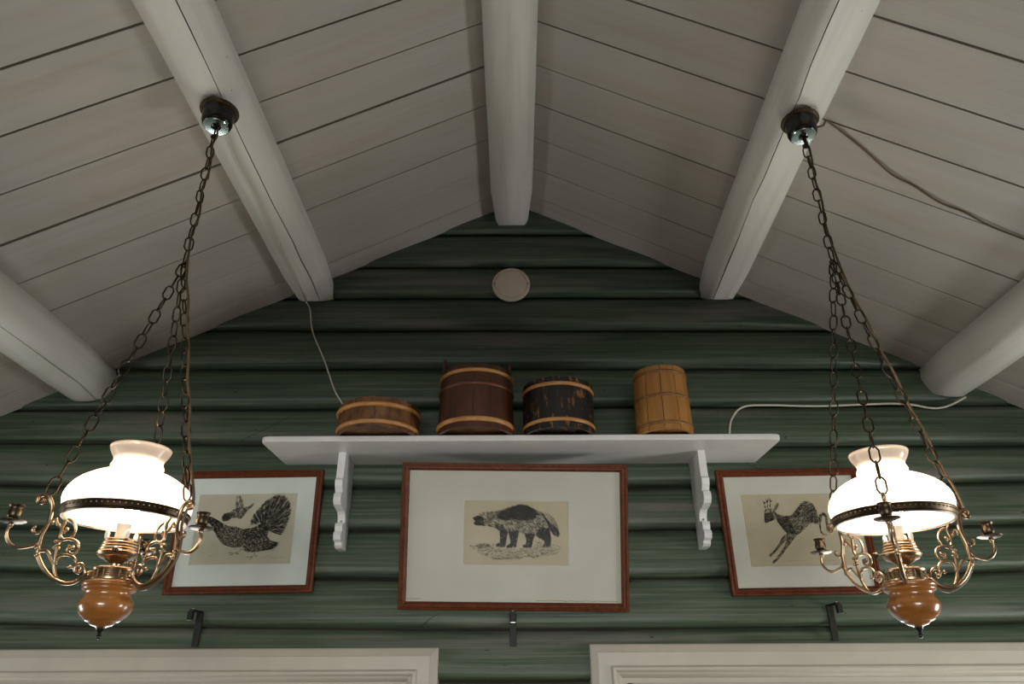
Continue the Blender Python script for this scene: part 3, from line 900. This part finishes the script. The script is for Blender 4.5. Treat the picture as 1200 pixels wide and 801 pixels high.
def picture(label, loc, rot, w, h, paper, matm, paperm, draw, wash):
    """loc = middle of the frame's lower edge at the back; paper = (x, z, w, h) of the sheet from the frame's centre"""
    root = tag(empty('framed_print', loc, rot), label, 'picture', 'framed prints under the shelf')
    up = h / 2
    for sd in ('top', 'bottom', 'left', 'right'):
        v, f = mitre_side(sd, w, h, RAIL)
        mesh('frame_rail', [(p[0], p[1], p[2] + up) for p in v], f, 'mahogany', root, 30)
    MB().box(-w / 2 + 0.01, w / 2 - 0.01, -0.0035, 0.0, 0.01, h - 0.01).build('backing', 'dark_gap', root)
    px, pz, pw, ph = paper
    # mat board with a bevelled window
    ow, oh = w / 2 - 0.02, h / 2 - 0.02
    yo, yi = -0.0065, -0.005
    b = 0.0018
    q = []
    for X0, X1, Z0, Z1, y in ((-ow, ow, -oh, oh, yo), (px - pw / 2, px + pw / 2, pz - ph / 2, pz + ph / 2, yo), (px - pw / 2 + b, px + pw / 2 - b, pz - ph / 2 + b, pz + ph / 2 - b, yi)):
        q += [(X0, y, Z0 + up), (X1, y, Z0 + up), (X1, y, Z1 + up), (X0, y, Z1 + up)]
    mat_o = mesh('mat', q, [(i, (i + 1) % 4, 4 + (i + 1) % 4, 4 + i) for i in range(4)] + [(4 + i, 4 + (i + 1) % 4, 8 + (i + 1) % 4, 8 + i) for i in range(4)], matm, root)
    sheet = MB().box(px - pw / 2, px + pw / 2, -0.0045, -0.0036, up + pz - ph / 2, up + pz + ph / 2).build('paper', paperm, root)
    if wash:
        mb = MB()
        for k, poly in enumerate(wash):
            vv = [(a + px, -0.00462 - 0.00001 * k, c + up + pz) for a, _, c in flat_poly(pw, ph, poly)]
            mb.add(vv, [tuple(range(len(vv)))])
        wo = mb.build('ink_wash', 'ink_grey', sheet)
    ik = Ink(pw, ph, 5)
    draw(ik)
    for p in ik.mb.v:
        p.x += px
        p.y = -0.0048
        p.z += up + pz
    io = ik.mb.build('ink_drawing', 'ink', sheet)
    io['kind'] = 'stuff'
    MB().box(-ow - 0.004, ow + 0.004, -0.0105, -0.0085, 0.016, h - 0.016).build('glass_pane', 'glass', root)
    return root, mat_o


def draw_wolverine(k):
    W = wolverine
    k.hatch(W['body'], 0.48, -35, 18, 0.012, 0.0009)
    k.hatch(W['body'], 0.7, -40, 18, 0.010, 0.0009, None, 0.45, 26)
    k.hatch(W['saddle'], 3.4, -25, 22, 0.012, 0.0012)
    k.hatch(W['muzzle'], 2.6, -20, 40, 0.006, 0.001)
    k.outline(W['ear'], 0.0022)
    k.hatch(W['ear'], 0.6, 60, 40, 0.006, 0.0008)
    k.hatch(W['belly'], 1.0, -60, 20, 0.010, 0.0009)
    for l in ('leg1', 'leg2', 'leg3', 'leg4'):
        k.hatch(W[l], 2.3, 80, 14, 0.011, 0.001)
    k.hatch(W['tail'], 0.5, -62, 14, 0.016, 0.0008)
    k.hatch(W['taildark'], 2.4, -62, 12, 0.016, 0.001)
    k.outline(W['body'], 0.0007)
    k.hatch(W['ground'], 0.24, 5, 40, 0.008, 0.0008)
    k.hatch(W['bank'], 0.8, 8, 20, 0.012, 0.001)
    for (u, v, a, b) in stones:
        k.line([(u + a * math.cos(t * 0.6 + 0.4), v + b * math.sin(t * 0.6 + 0.4)) for t in range(9)], 0.0009)
        lo = [(u + a * math.cos(t * 0.4), v + b * math.sin(t * 0.4) * 0.9) for t in range(8)]
        k.hatch(lo, 0.45, 30, 30, 0.006, 0.0007)


def draw_grouse(k):
    G = grouse
    hub = (0.70, 0.52)
    fl = lambda u, v: math.atan2(-(v - hub[1]) * k.h, (u - hub[0]) * k.w)
    k.hatch(G['fan'], 0.9, 0, 5, 0.014, 0.001, fl)
    k.hatch(G['fan'], 1.6, 0, 5, 0.012, 0.001, fl, 0.2, 34, 26)
    k.hatch(G['fanin'], 0.3, 0, 60, 0.006, 0.001)
    for i in range(13):
        a = R(5 + i * 12)
        u, v = hub[0] + 0.36 * math.cos(a), hub[1] - 0.5 * math.sin(a)
        if inside((u * 0.8 + hub[0] * 0.2, v * 0.8 + hub[1] * 0.2), G['fan']):
            k.line([(hub[0] + 0.1 * math.cos(a), hub[1] - 0.14 * math.sin(a)), (u, v)], 0.0006)
    k.hatch(G['body'], 0.7, -30, 30, 0.009, 0.0009)
    k.hatch(G['body'], 1.2, -30, 30, 0.006, 0.0009, None, 0.45, 60)
    k.hatch(G['rump'], 1.2, 20, 40, 0.006, 0.001, None, 0.35, 55)
    k.hatch(G['head'], 2.0, -40, 30, 0.007, 0.001, None, 0.2, 55)
    k.hatch(G['wingtip'], 0.8, 8, 8, 0.02, 0.001)
    k.outline(G['body'], 0.0008)
    k.hatch(G['small'], 0.7, 25, 25, 0.008, 0.0009)
    k.hatch(G['small'], 1.0, 25, 25, 0.006, 0.0009, None, 0.4, 60)
    k.hatch(G['smallwing'], 0.7, 80, 12, 0.012, 0.0009)
    k.hatch(G['smallhead'], 1.4, 30, 40, 0.006, 0.001)
    for i, l in enumerate(grouse_lines):
        k.line(l, 0.0024 if i < 6 else 0.0009)


def draw_deer(k):
    Q = deer
    k.hatch(Q['body'], 0.62, 35, 30, 0.010, 0.0009)
    k.hatch(Q['body'], 0.7, 35, 20, 0.006, 0.0009, None, 0.45, 50)
    k.hatch(Q['back'], 0.6, 25, 12, 0.014, 0.0009)
    k.hatch(Q['haunch'], 0.6, 60, 20, 0.010, 0.0009)
    k.hatch(Q['chest'], 0.8, -50, 20, 0.010, 0.0009)
    k.hatch(Q['face'], 1.2, 20, 40, 0.006, 0.0009)
    k.hatch(Q['ear'], 0.9, 55, 15, 0.008, 0.0008)
    for l in ('foreleg1', 'foreleg2'):
        k.hatch(Q[l], 0.9, 48, 10, 0.010, 0.0008)
        k.outline(Q[l], 0.0008)
    for l in ('hind1', 'hind2'):
        k.hatch(Q[l], 1.4, 85, 10, 0.008, 0.0009)
    k.outline(Q['body'], 0.0008)
    for i, l in enumerate(deer_lines):
        k.line(l, 0.0040 if i < 6 else 0.0010)


YW = 2.772
lean = math.asin(0.144 / 0.514)
p_c, m_c = picture('largest framed ink print, wolverine on stones, leaning out under the shelf', (-0.006, 2.762, ZC + 0.312), (lean, R(0.75), R(0.5)), 0.822, 0.514,
                   (0.0065, 0.010, 0.380, 0.226), 'mat_cream', 'paper_tan', draw_wolverine, None)
p_l, m_l = picture('smaller framed ink print of a displaying grouse with a fanned tail', (-1.000, YW, ZC + 0.372), (R(1.0), R(-0.6), 0), 0.540, 0.452,
                   (-0.009, 0.008, 0.374, 0.262), 'mat_blue', 'paper_pale', draw_grouse, None)
p_r, m_r = picture('smaller framed ink print of a leaping roe deer with antlers', (1.0515, YW, ZC + 0.358), (R(1.0), R(-0.7), 0), 0.547, 0.462,
                   (0.004, 0.004, 0.388, 0.267), 'mat_grey', 'paper_tan', draw_deer, None)
# brown water stain along the lower edge of the large mat
rg = random.Random(9)
for x0, x1, amp in ((0.08, 0.372, 0.006), (-0.383, -0.33, 0.012)):
    n = 40
    pts = [(x0 + (x1 - x0) * i / n, 0.030 + (amp if True else 0) * (0.45 + 0.55 * noise.noise(Vector((i * 0.35, amp * 900, 2.0))))) for i in range(n + 1)]
    v, f = [], []
    for x, z in pts:
        v += [(x, -0.0066, z), (x, -0.0066, z + 0.0022)]
    f = [(2 * i, 2 * i + 2, 2 * i + 3, 2 * i + 1) for i in range(n)]
    mesh('water_stain', v, f, 'foxing', m_c)

# ------------------------------------------------------------------ round cover plate on the wall
disc = tag(empty('junction_cover', (-0.010, 2.776, ZC + 1.661)), 'round beige cover plate with two screws on the log wall', 'cover plate')
o = MB().lathe([(0.082, 0.0), (0.083, 0.010), (0.081, 0.014), (0.076, 0.0165), (0.0715, 0.0165), (0.070, 0.0145), (0.0685, 0.0145), (0.067, 0.018), (0.060, 0.0195), (0.0001, 0.0205)], 56).build('plate', 'disc', disc, 30)
o.rotation_euler = (R(90), 0, 0)
for x in (-0.074, 0.074):
    s = MB().lathe([(0.0032, 0.0), (0.0032, 0.0015), (0.0001, 0.002)], 10).build('screw', 'iron', disc, True, (x, -0.0162, 0.0))
    s.rotation_euler = (R(90), 0, 0)
for x, z in ((-0.042, 0.028), (0.042, -0.012)):
    MB().box(-0.007, 0.007, -0.0015, 0.0015, -0.0015, 0.0015, 0.0006).build('slot', 'disc', disc, False, (x, -0.0205, z)).rotation_euler = (0, R(20), 0)


# ------------------------------------------------------------------ iron curtain brackets above the windows
def iron_bracket(x, ztop, zbot, side, label):
    root = tag(empty('curtain_bracket', (x, 2.766, ZC + zbot)), label, 'bracket', 'black iron brackets above the windows')
    h = ztop - zbot
    MB().box(-0.0115, 0.0115, -0.004, 0.003, 0.0, h, 0.001).build('strap', 'iron', root)
    arm = MB().box(-0.009, 0.009, -0.072, -0.003, h - 0.005, h, 0.001).build('arm', 'iron', root)
    cup = MB().box(-0.009, 0.009, -0.076, -0.071, h - 0.034, h, 0.001).box(-0.0085, 0.0085, -0.090, -0.0765, h - 0.036, h - 0.008, 0.0015).build('rod_cup', 'iron', root)
    MB().lathe([(0.004, 0), (0.004, 0.003), (0.0001, 0.004)], 10).build('screw', 'steel', root, True, (0.0, -0.066, h))
    MB().box(-0.0085, 0.0085, -0.0895, -0.077, h - 0.0385, h - 0.0362).build('clip', 'steel', cup)


iron_bracket(-1.122, 0.312, 0.196, -1, 'black iron bracket on the log wall under the grouse print')
iron_bracket(1.120, 0.325, 0.206, 1, 'black iron bracket on the log wall under the deer print')
iron_bracket(-0.008, 0.300, 0.192, 1, 'black iron bracket on the log wall under the wolverine print')

# ------------------------------------------------------------------ loose wires
def wire(name, pts, r, mat, label, per=6):
    return tag(MB().tube(spline(pts, per), r, 8).build(name, mat, None, True), label, 'wire')


wire('wire', [(-0.856, 1.66, ZC + 1.556), (-0.862, 1.72, ZC + 1.556), (-0.872, 1.83, ZC + 1.555), (-0.868, 2.0, ZC + 1.556), (-0.876, 2.18, ZC + 1.556), (-0.882, 2.45, ZC + 1.558),
              (-0.888, 2.68, ZC + 1.556), (-0.884, 2.755, ZC + 1.556), (-0.874, 2.762, ZC + 1.53), (-0.855, 2.770, ZC + 1.436), (-0.79, 2.768, ZC + 1.30), (-0.733, 2.768, ZC + 1.165), (-0.690, 2.768, ZC + 1.09), (-0.66, 2.768, ZC + 0.96), (-0.655, 2.765, ZC + 0.879)],
     0.0028, 'white_cord', 'thin white wire running along the log beam and down to the low tub')
wire('cable', [(0.845, 2.755, ZC + 0.879), (0.850, 2.757, ZC + 0.97), (0.872, 2.763, ZC + 1.035), (0.925, 2.766, ZC + 1.082), (1.03, 2.768, ZC + 1.089), (1.235, 2.768, ZC + 1.084), (1.545, 2.768, ZC + 1.093),
               (1.67, 2.766, ZC + 1.073), (1.72, 2.766, ZC + 1.074), (1.77, 2.766, ZC + 1.09), (1.83, 2.768, ZC + 1.12)], 0.0042, 'white_cord', 'white cable clipped along the log wall from shelf end to eave beam')


def on_roof(x, y, d=0.006):
    return (x, y, roof_z(x) - d)


wire('cord', [(0.905, 1.665, ZC + 1.536), (0.935, 1.69, ZC + 1.565), (0.958, 1.712, ZC + 1.602)] + [on_roof(x, y, d) for x, y, d in
     ((0.985, 1.735, 0.012), (1.095, 1.790, 0.007), (1.20, 1.848, 0.010), (1.269, 1.866, 0.006), (1.355, 1.893, 0.009), (1.426, 1.900, 0.006), (1.506, 1.915, 0.010), (1.602, 1.922, 0.007), (1.655, 1.925, 0.010))]
     + [(1.69, 1.925, ZC + 1.262)], 0.0031, 'cord', 'gold-brown lamp cord stretched across the sloping boards', 7)

# ------------------------------------------------------------------ hanging lamps
ZL = 0.128               # lowest point of a lamp, from eye level


def A(pts, per=6):
    """arm outline given as (radius, height) -> smooth path in the arm's own plane"""
    return spline([(r, 0.0, z - ZL) for r, z in pts], per)


ARM_MAIN = [(0.1616, 0.3863), (0.164, 0.3811), (0.1712, 0.3828), (0.1729, 0.3918), (0.1654, 0.397), (0.1563, 0.3958), (0.1478, 0.387), (0.1432, 0.3732), (0.1423, 0.359), (0.1426, 0.3447), (0.1456, 0.3316),
            (0.1486, 0.3186), (0.1488, 0.3047), (0.1484, 0.291), (0.1464, 0.2803), (0.1377, 0.2649), (0.1255, 0.2499), (0.1103, 0.2379), (0.0978, 0.2322), (0.0835, 0.2294), (0.0693, 0.2334), (0.0575, 0.2426), (0.0500, 0.2520), (0.042, 0.2555), (0.036, 0.2560)]
END_SCROLL = [(0.0512, 0.2487), (0.0544, 0.2595), (0.0624, 0.2692), (0.07, 0.269), (0.0743, 0.2631), (0.0717, 0.2545), (0.0656, 0.2523), (0.0644, 0.258)]
FILIGREE = [[(0.1467, 0.2863), (0.1324, 0.2878), (0.1217, 0.2747), (0.1125, 0.262), (0.1062, 0.2463), (0.0971, 0.2323)],
            [(0.1031, 0.2385), (0.1112, 0.2567), (0.1137, 0.2701), (0.1159, 0.2864), (0.1161, 0.303), (0.1086, 0.3137)],
            [(0.1107, 0.2649), (0.1096, 0.276), (0.1027, 0.2836), (0.0916, 0.2848), (0.0804, 0.2805), (0.0744, 0.2714), (0.0775, 0.2627), (0.0849, 0.262)],
            [(0.1174, 0.3084), (0.1086, 0.3137), (0.0966, 0.3166), (0.0828, 0.3125), (0.0764, 0.302), (0.0792, 0.2918), (0.0873, 0.2881), (0.0963, 0.2941), (0.0958, 0.3026), (0.0877, 0.3007)],
            [(0.1086, 0.3137), (0.1152, 0.3199), (0.116, 0.334), (0.1138, 0.3514), (0.1057, 0.3554), (0.0943, 0.3454), (0.0907, 0.3301), (0.0969, 0.3179), (0.108, 0.3166)],
            [(0.1132, 0.3544), (0.1143, 0.3428), (0.116, 0.334), (0.1098, 0.3291), (0.1074, 0.3351)],
            [(0.1365, 0.3455), (0.1317, 0.3519), (0.1241, 0.3415), (0.116, 0.334)],
            [(0.1129, 0.353), (0.1180, 0.360), (0.1230, 0.368)]]
BEADS = [(0.0849, 0.262, 0.0042), (0.0877, 0.3007, 0.0048), (0.092, 0.2985, 0.004), (0.1074, 0.3351, 0.0045), (0.1160, 0.303, 0.0048), (0.121, 0.309, 0.0036), (0.119, 0.300, 0.0036),
         (0.113, 0.296, 0.0036), (0.122, 0.296, 0.0034), (0.1317, 0.3519, 0.0045), (0.1365, 0.3455, 0.0045), (0.1240, 0.3415, 0.0040), (0.1470, 0.279, 0.0058), (0.1500, 0.292, 0.0052)]
CANDLE = [(0.1512, 0.3044), (0.1567, 0.2969), (0.1675, 0.2921), (0.181, 0.2887), (0.1936, 0.2913), (0.2043, 0.3008), (0.2095, 0.3138), (0.2082, 0.3249), (0.2060, 0.333)]
CURL = [(0.1477, 0.3299), (0.1554, 0.3211), (0.1627, 0.321), (0.1671, 0.3269), (0.165, 0.3305)]


KR = 0.9                 # girth of the turned and spun parts


def prof(p, k=KR):
    return [(r * k, z - ZL) for r, z in p]


def make_link():
    hl, hw, w = 0.0215, 0.0098, 0.0021
    pts = [(-hw, 0, -0.011), (-hw, 0, 0.011), (-hw * 0.55, 0, 0.0185), (0, 0, hl), (hw * 0.55, 0, 0.0185), (hw, 0, 0.011), (hw, 0, -0.011), (hw * 0.55, 0, -0.0185), (0, 0, -hl), (-hw * 0.55, 0, -0.0185)]
    q = MB().tube(pts, w, 6, closed=True)
    me = bpy.data.meshes.new('link')
    me.from_pydata([tuple(v) for v in q.v], [], q.f)
    me.materials.append(M['chain'])
    for p in me.polygons:
        p.use_smooth = True
    return me


LINK = make_link()


def chain(root, a, b, sag, seed):
    """a ring with its links hanging between two points; the links are sub-parts"""
    a, b = Vector(a), Vector(b)
    ln = (b - a).length
    n = max(2, round(ln / 0.0385))
    side = Vector((0, 0, -1)) - (b - a).normalized() * (b - a).normalized().dot(Vector((0, 0, -1)))
    P = [a + (b - a) * (i / n) + side * (sag * 4 * (i / n) * (1 - i / n)) for i in range(n + 1)]
    ring = MB().tube([(0.0075 * math.cos(t * PI / 5), 0, 0.0075 * math.sin(t * PI / 5)) for t in range(10)], 0.0021, 6, closed=True).build('chain', 'chain', root, 'all', tuple(a))
    rg = random.Random(seed)
    roll0 = rg.uniform(0, PI)
    for i in range(n):
        d = P[i + 1] - P[i]
        l = link('link', LINK, ring)
        l.rotation_mode = 'QUATERNION'
        q = d.to_track_quat('Z', 'Y')
        from mathutils import Quaternion
        l.rotation_quaternion = q @ Quaternion((0, 0, 1), roll0 + (PI / 2) * (i % 2) + rg.uniform(-0.25, 0.25))
        l.location = (P[i] + P[i + 1]) / 2 - a
        l.scale = (1, 1, d.length / 0.0385)
    return P


def lamp(label, x, y, base_az, zj, zrose, cord_arm):
    root = tag(empty('pendant_lamp', (x, y, ZC + ZL)), label, 'lamp', 'brass hanging oil-style lamps')
    # wooden font, turned
    MB().lathe(prof([(0.010, 0.150), (0.014, 0.1525), (0.021, 0.154), (0.027, 0.158), (0.029, 0.1605), (0.034, 0.1615), (0.041, 0.166), (0.043, 0.169), (0.0485, 0.172), (0.054, 0.179), (0.0575, 0.187), (0.0585, 0.194),
                     (0.0570, 0.200), (0.0525, 0.2055), (0.0495, 0.211), (0.0495, 0.2165), (0.0525, 0.2205), (0.0570, 0.2225), (0.0585, 0.226), (0.0570, 0.2285), (0.0600, 0.2305), (0.0605, 0.2345), (0.0575, 0.2385), (0.047, 0.2425), (0.040, 0.2435)]), 48).build('turned_body', 'lamp_wood', root, 50)
    MB().lathe(prof([(0.0001, 0.128), (0.004, 0.1295), (0.0055, 0.133), (0.004, 0.137), (0.0032, 0.139), (0.0060, 0.143), (0.0095, 0.146), (0.0100, 0.150), (0.0001, 0.1505)]), 16).build('finial', 'black_ceramic', root, 50)
    # pierced brass collar over the wood
    co = MB().lathe(prof([(0.0445, 0.2425), (0.0450, 0.2455), (0.0415, 0.2465), (0.0410, 0.2605), (0.0440, 0.2615), (0.0455, 0.2650), (0.0430, 0.2680), (0.030, 0.2700), (0.012, 0.2705)]), 40).build('collar', 'brass', root, 40)
    mb = MB()
    for k in range(16):
        a = 2 * PI * k / 16
        mb.tube([(0.0383 * math.cos(a), 0.0383 * math.sin(a), 0.2462 - ZL), (0.0383 * math.cos(a), 0.0383 * math.sin(a), 0.2615 - ZL)], 0.0022, 6)
    for z in (0.250, 0.254, 0.258):
        mb.lathe(prof([(0.0412, z - 0.0012), (0.0428, z), (0.0412, z + 0.0012)]), 40)
    mb.build('collar_bars', 'brass', co, True)
    # burner
    bu = MB().lathe(prof([(0.0125, 0.2700), (0.0135, 0.2760), (0.0185, 0.2800), (0.0265, 0.2835), (0.0300, 0.2865), (0.0375, 0.2885), (0.0440, 0.2940), (0.0460, 0.2985), (0.0435, 0.3020), (0.0405, 0.3035), (0.0420, 0.3060),
                          (0.0405, 0.3085), (0.0385, 0.3095), (0.0400, 0.3120), (0.0385, 0.3145), (0.0368, 0.3155), (0.0385, 0.3180), (0.0370, 0.3205), (0.0350, 0.3215), (0.0360, 0.3245), (0.0345, 0.3270), (0.030, 0.3275), (0.014, 0.3280)]), 40).build('burner', 'brass', root, 35)
    for k in range(4):
        a = R(base_az + 35 + 90 * k)
        MB().lathe([(0.0042, 0.0), (0.0050, 0.008), (0.0046, 0.014), (0.0030, 0.018), (0.0001, 0.0195)], 12).build('prong', 'white', bu, True, (0.0297 * math.cos(a), 0.0297 * math.sin(a), 0.326 - ZL))
    ks = MB().tube([(0.037, 0, 0.2985 - ZL), (0.062, 0, 0.2960 - ZL)], 0.002, 8).ball((0.064, 0, 0.2958 - ZL), 0.0065).build('wick_knob', 'brass_dark', bu, True)
    ks.rotation_euler = (0, 0, R(base_az + 190))
    # lamp holder tube and bulb
    MB().lathe(prof([(0.0150, 0.3270), (0.0155, 0.3560), (0.0165, 0.3600), (0.0140, 0.3620)]), 24).build('lamp_holder', 'white_cord', root, 35)
    MB().lathe(prof([(0.0130, 0.3620), (0.0150, 0.3680), (0.0230, 0.3820), (0.0270, 0.3950), (0.0265, 0.4060), (0.0200, 0.4180), (0.0100, 0.4240), (0.0001, 0.4255)]), 20).build('bulb', 'bulb', root, 'all')
    # opal shade
    shp = [(0.1325, 0.3690), (0.1345, 0.3720), (0.1385, 0.3800), (0.1435, 0.3920), (0.1455, 0.4040), (0.1445, 0.4140), (0.1400, 0.4260), (0.1310, 0.4385), (0.1180, 0.4500), (0.1010, 0.4600), (0.0830, 0.4680), (0.0680, 0.4735), (0.0610, 0.4770),
           (0.0600, 0.4800), (0.0615, 0.4840), (0.0615, 0.4880), (0.0590, 0.4930), (0.0570, 0.4975), (0.0575, 0.5020), (0.0605, 0.5080), (0.0655, 0.5150), (0.0695, 0.5220), (0.0710, 0.5270), (0.0705, 0.5300)]
    v = [q for q in MB().lathe(prof(shp), 64).v]
    q = MB()
    q.v = v
    q.f = [(i * 64 + k, i * 64 + (k + 1) % 64, (i + 1) * 64 + (k + 1) % 64, (i + 1) * 64 + k) for i in range(len(shp) - 1) for k in range(64)]
    sh = q.build('shade', 'opal', root, 'all')
    lip = MB().tube([(0.0705 * KR * math.cos(t * PI / 32), 0.0705 * KR * math.sin(t * PI / 32), 0.5300 - ZL) for t in range(64)], 0.0014, 6, closed=True).build('rim', 'opal', sh, 'all')
    # brass gallery ring that carries the shade
    rg_ = MB().lathe(prof([(0.1330, 0.3665), (0.1385, 0.3665), (0.1400, 0.3690), (0.1385, 0.3715), (0.1405, 0.3740), (0.1425, 0.3815), (0.1450, 0.3835), (0.1445, 0.3855), (0.1425, 0.3850), (0.1400, 0.3815), (0.1370, 0.3735), (0.1330, 0.3690)]), 64, closed=True).build('shade_ring', 'brass_dark', root, 35)
    mb = MB()
    for k in range(72):
        a = 2 * PI * k / 72
        mb.ball((0.1425 * KR * math.cos(a), 0.1425 * KR * math.sin(a), 0.3790 - ZL), 0.0019, 6, 4)
    mb.build('beading', 'brass', rg_, True)
    # three scrolled arms
    hooks = []
    for k in range(3):
        az = R(base_az + 120 * k)
        mb = MB().tube(A(ARM_MAIN), 0.0042, 8).tube(A(END_SCROLL), 0.0034, 8)
        for r, z, br in ((0.1616, 0.3875, 0.0052), (0.0644, 0.258, 0.005), (0.046, 0.2505, 0.0062)):
            mb.ball((r, 0, z - ZL), br, 8, 5)
        arm = mb.build('arm', 'brass', root, 'all')
        arm.rotation_euler = (0, 0, az)
        mb = MB()
        for p in FILIGREE:
            pts = A(p)
            n = len(pts)
            mb.tube(pts, [0.0036 - 0.0010 * i / n for i in range(n)], 7)
        for r, z, br in BEADS:
            mb.ball((r, 0, z - ZL), br, 8, 5)
        mb.build('filigree', 'brass', arm, 'all')
        mb = MB().tube(A(CANDLE), 0.0033, 8).tube(A(CURL), 0.0028, 8).ball((0.165, 0, 0.3305 - ZL), 0.0042, 8, 5).ball((0.2062, 0, 0.3300 - ZL), 0.0055, 8, 5)
        mb.build('candle_arm', 'brass', arm, 'all')
        cx = 0.2052
        MB().lathe(prof([(0.004, 0.3325), (0.012, 0.3335), (0.021, 0.3350), (0.0255, 0.3375), (0.0260, 0.3390), (0.0200, 0.3370), (0.006, 0.3360)], 1.0), 24, cx).build('drip_pan', 'brass_dark', arm, True)
        MB().lathe(prof([(0.0050, 0.3350), (0.0060, 0.3400), (0.0095, 0.3430), (0.0125, 0.3480), (0.0125, 0.3560), (0.0110, 0.3610), (0.0118, 0.3650), (0.0142, 0.3680), (0.0142, 0.3695), (0.0105, 0.3690), (0.0095, 0.3560), (0.0001, 0.3540)], 1.0), 20, cx).build('candle_cup', 'brass_dark', arm, 35)
        hooks.append(Vector((0.1565 * math.cos(az), 0.1565 * math.sin(az), 0.4000 - ZL)))
    # ceiling rose: brass flange, black cup, chrome plate
    zr = zrose - ZL
    ro = MB().lathe([(0.020, zr - 0.066), (0.033, zr - 0.067), (0.0395, zr - 0.062), (0.0425, zr - 0.052), (0.0430, zr - 0.034), (0.0445, zr - 0.020), (0.047, zr - 0.014), (0.030, zr - 0.012)], 40).build('ceiling_rose', 'black_ceramic', root, 45)
    MB().lathe([(0.0465, zr - 0.016), (0.0535, zr - 0.014), (0.0545, zr - 0.010), (0.0530, zr - 0.006), (0.0475, zr - 0.002), (0.030, zr)], 40).build('flange', 'brass_dark', ro, 45)
    MB().lathe([(0.0135, zr - 0.0675), (0.0335, zr - 0.0690), (0.0355, zr - 0.0665)], 32).build('cover_plate', 'chrome', ro, 45)
    MB().lathe([(0.0060, zr - 0.0690), (0.0100, zr - 0.0720), (0.0135, zr - 0.0700), (0.0135, zr - 0.0670)], 20).build('grommet', 'black_ceramic', ro, 45)
    hk = MB().tube(spline([(0, 0, zr - 0.060), (0, 0, zr - 0.092), (0.004, 0, zr - 0.098), (0.003, 0, zr - 0.106), (-0.003, 0, zr - 0.107), (-0.004, 0, zr - 0.100)], 5), 0.0026, 7).build('hook', 'chain', ro, True)
    J = Vector((0, 0, zj - ZL))
    top = Vector((0, 0, zr - 0.104))
    P0 = chain(root, top, J + Vector((0, 0, 0.006)), 0.0, 3)
    paths = []
    for k in range(3):
        paths.append(chain(root, J, hooks[k], 0.010, 10 + k))
    # flex running down the chains and along one arm into the collar
    az = R(base_az + 120 * cord_arm)
    er, et = Vector((math.cos(az), math.sin(az), 0)), Vector((-math.sin(az), math.cos(az), 0))
    pts = [Vector((0.004, 0, zr - 0.070)), Vector((0.008, 0.002, zr - 0.10))]
    rg = random.Random(3)
    for i, p in enumerate(P0[1:-1:2]):
        pts.append(p + et * (0.005 * (1 if i % 2 else -1)) + er * 0.007)
    for i, p in enumerate(paths[cord_arm][1:-1:2]):
        pts.append(p + et * (0.003 * (1 if i % 2 else -1)) + er * 0.010)
    for r, z in ((0.168, 0.402), (0.156, 0.380), (0.150, 0.350), (0.156, 0.318), (0.155, 0.285), (0.143, 0.262), (0.128, 0.244), (0.108, 0.230), (0.085, 0.222), (0.066, 0.229), (0.052, 0.245), (0.043, 0.252)):
        pts.append(er * r + et * 0.0045 + Vector((0, 0, z - ZL)))
    MB().tube(spline(pts, 5), 0.0032, 8).build('flex', 'cord', root, 'all')
    return root


lamp('lit brass pendant lamp with white opal shade, hanging before the grouse print', -0.848, 1.60, 102, 1.025, 1.558, 2)
lamp('lit brass pendant lamp with white opal shade, hanging before the deer print', 0.852, 1.66, 0, 1.060, 1.562, 0)
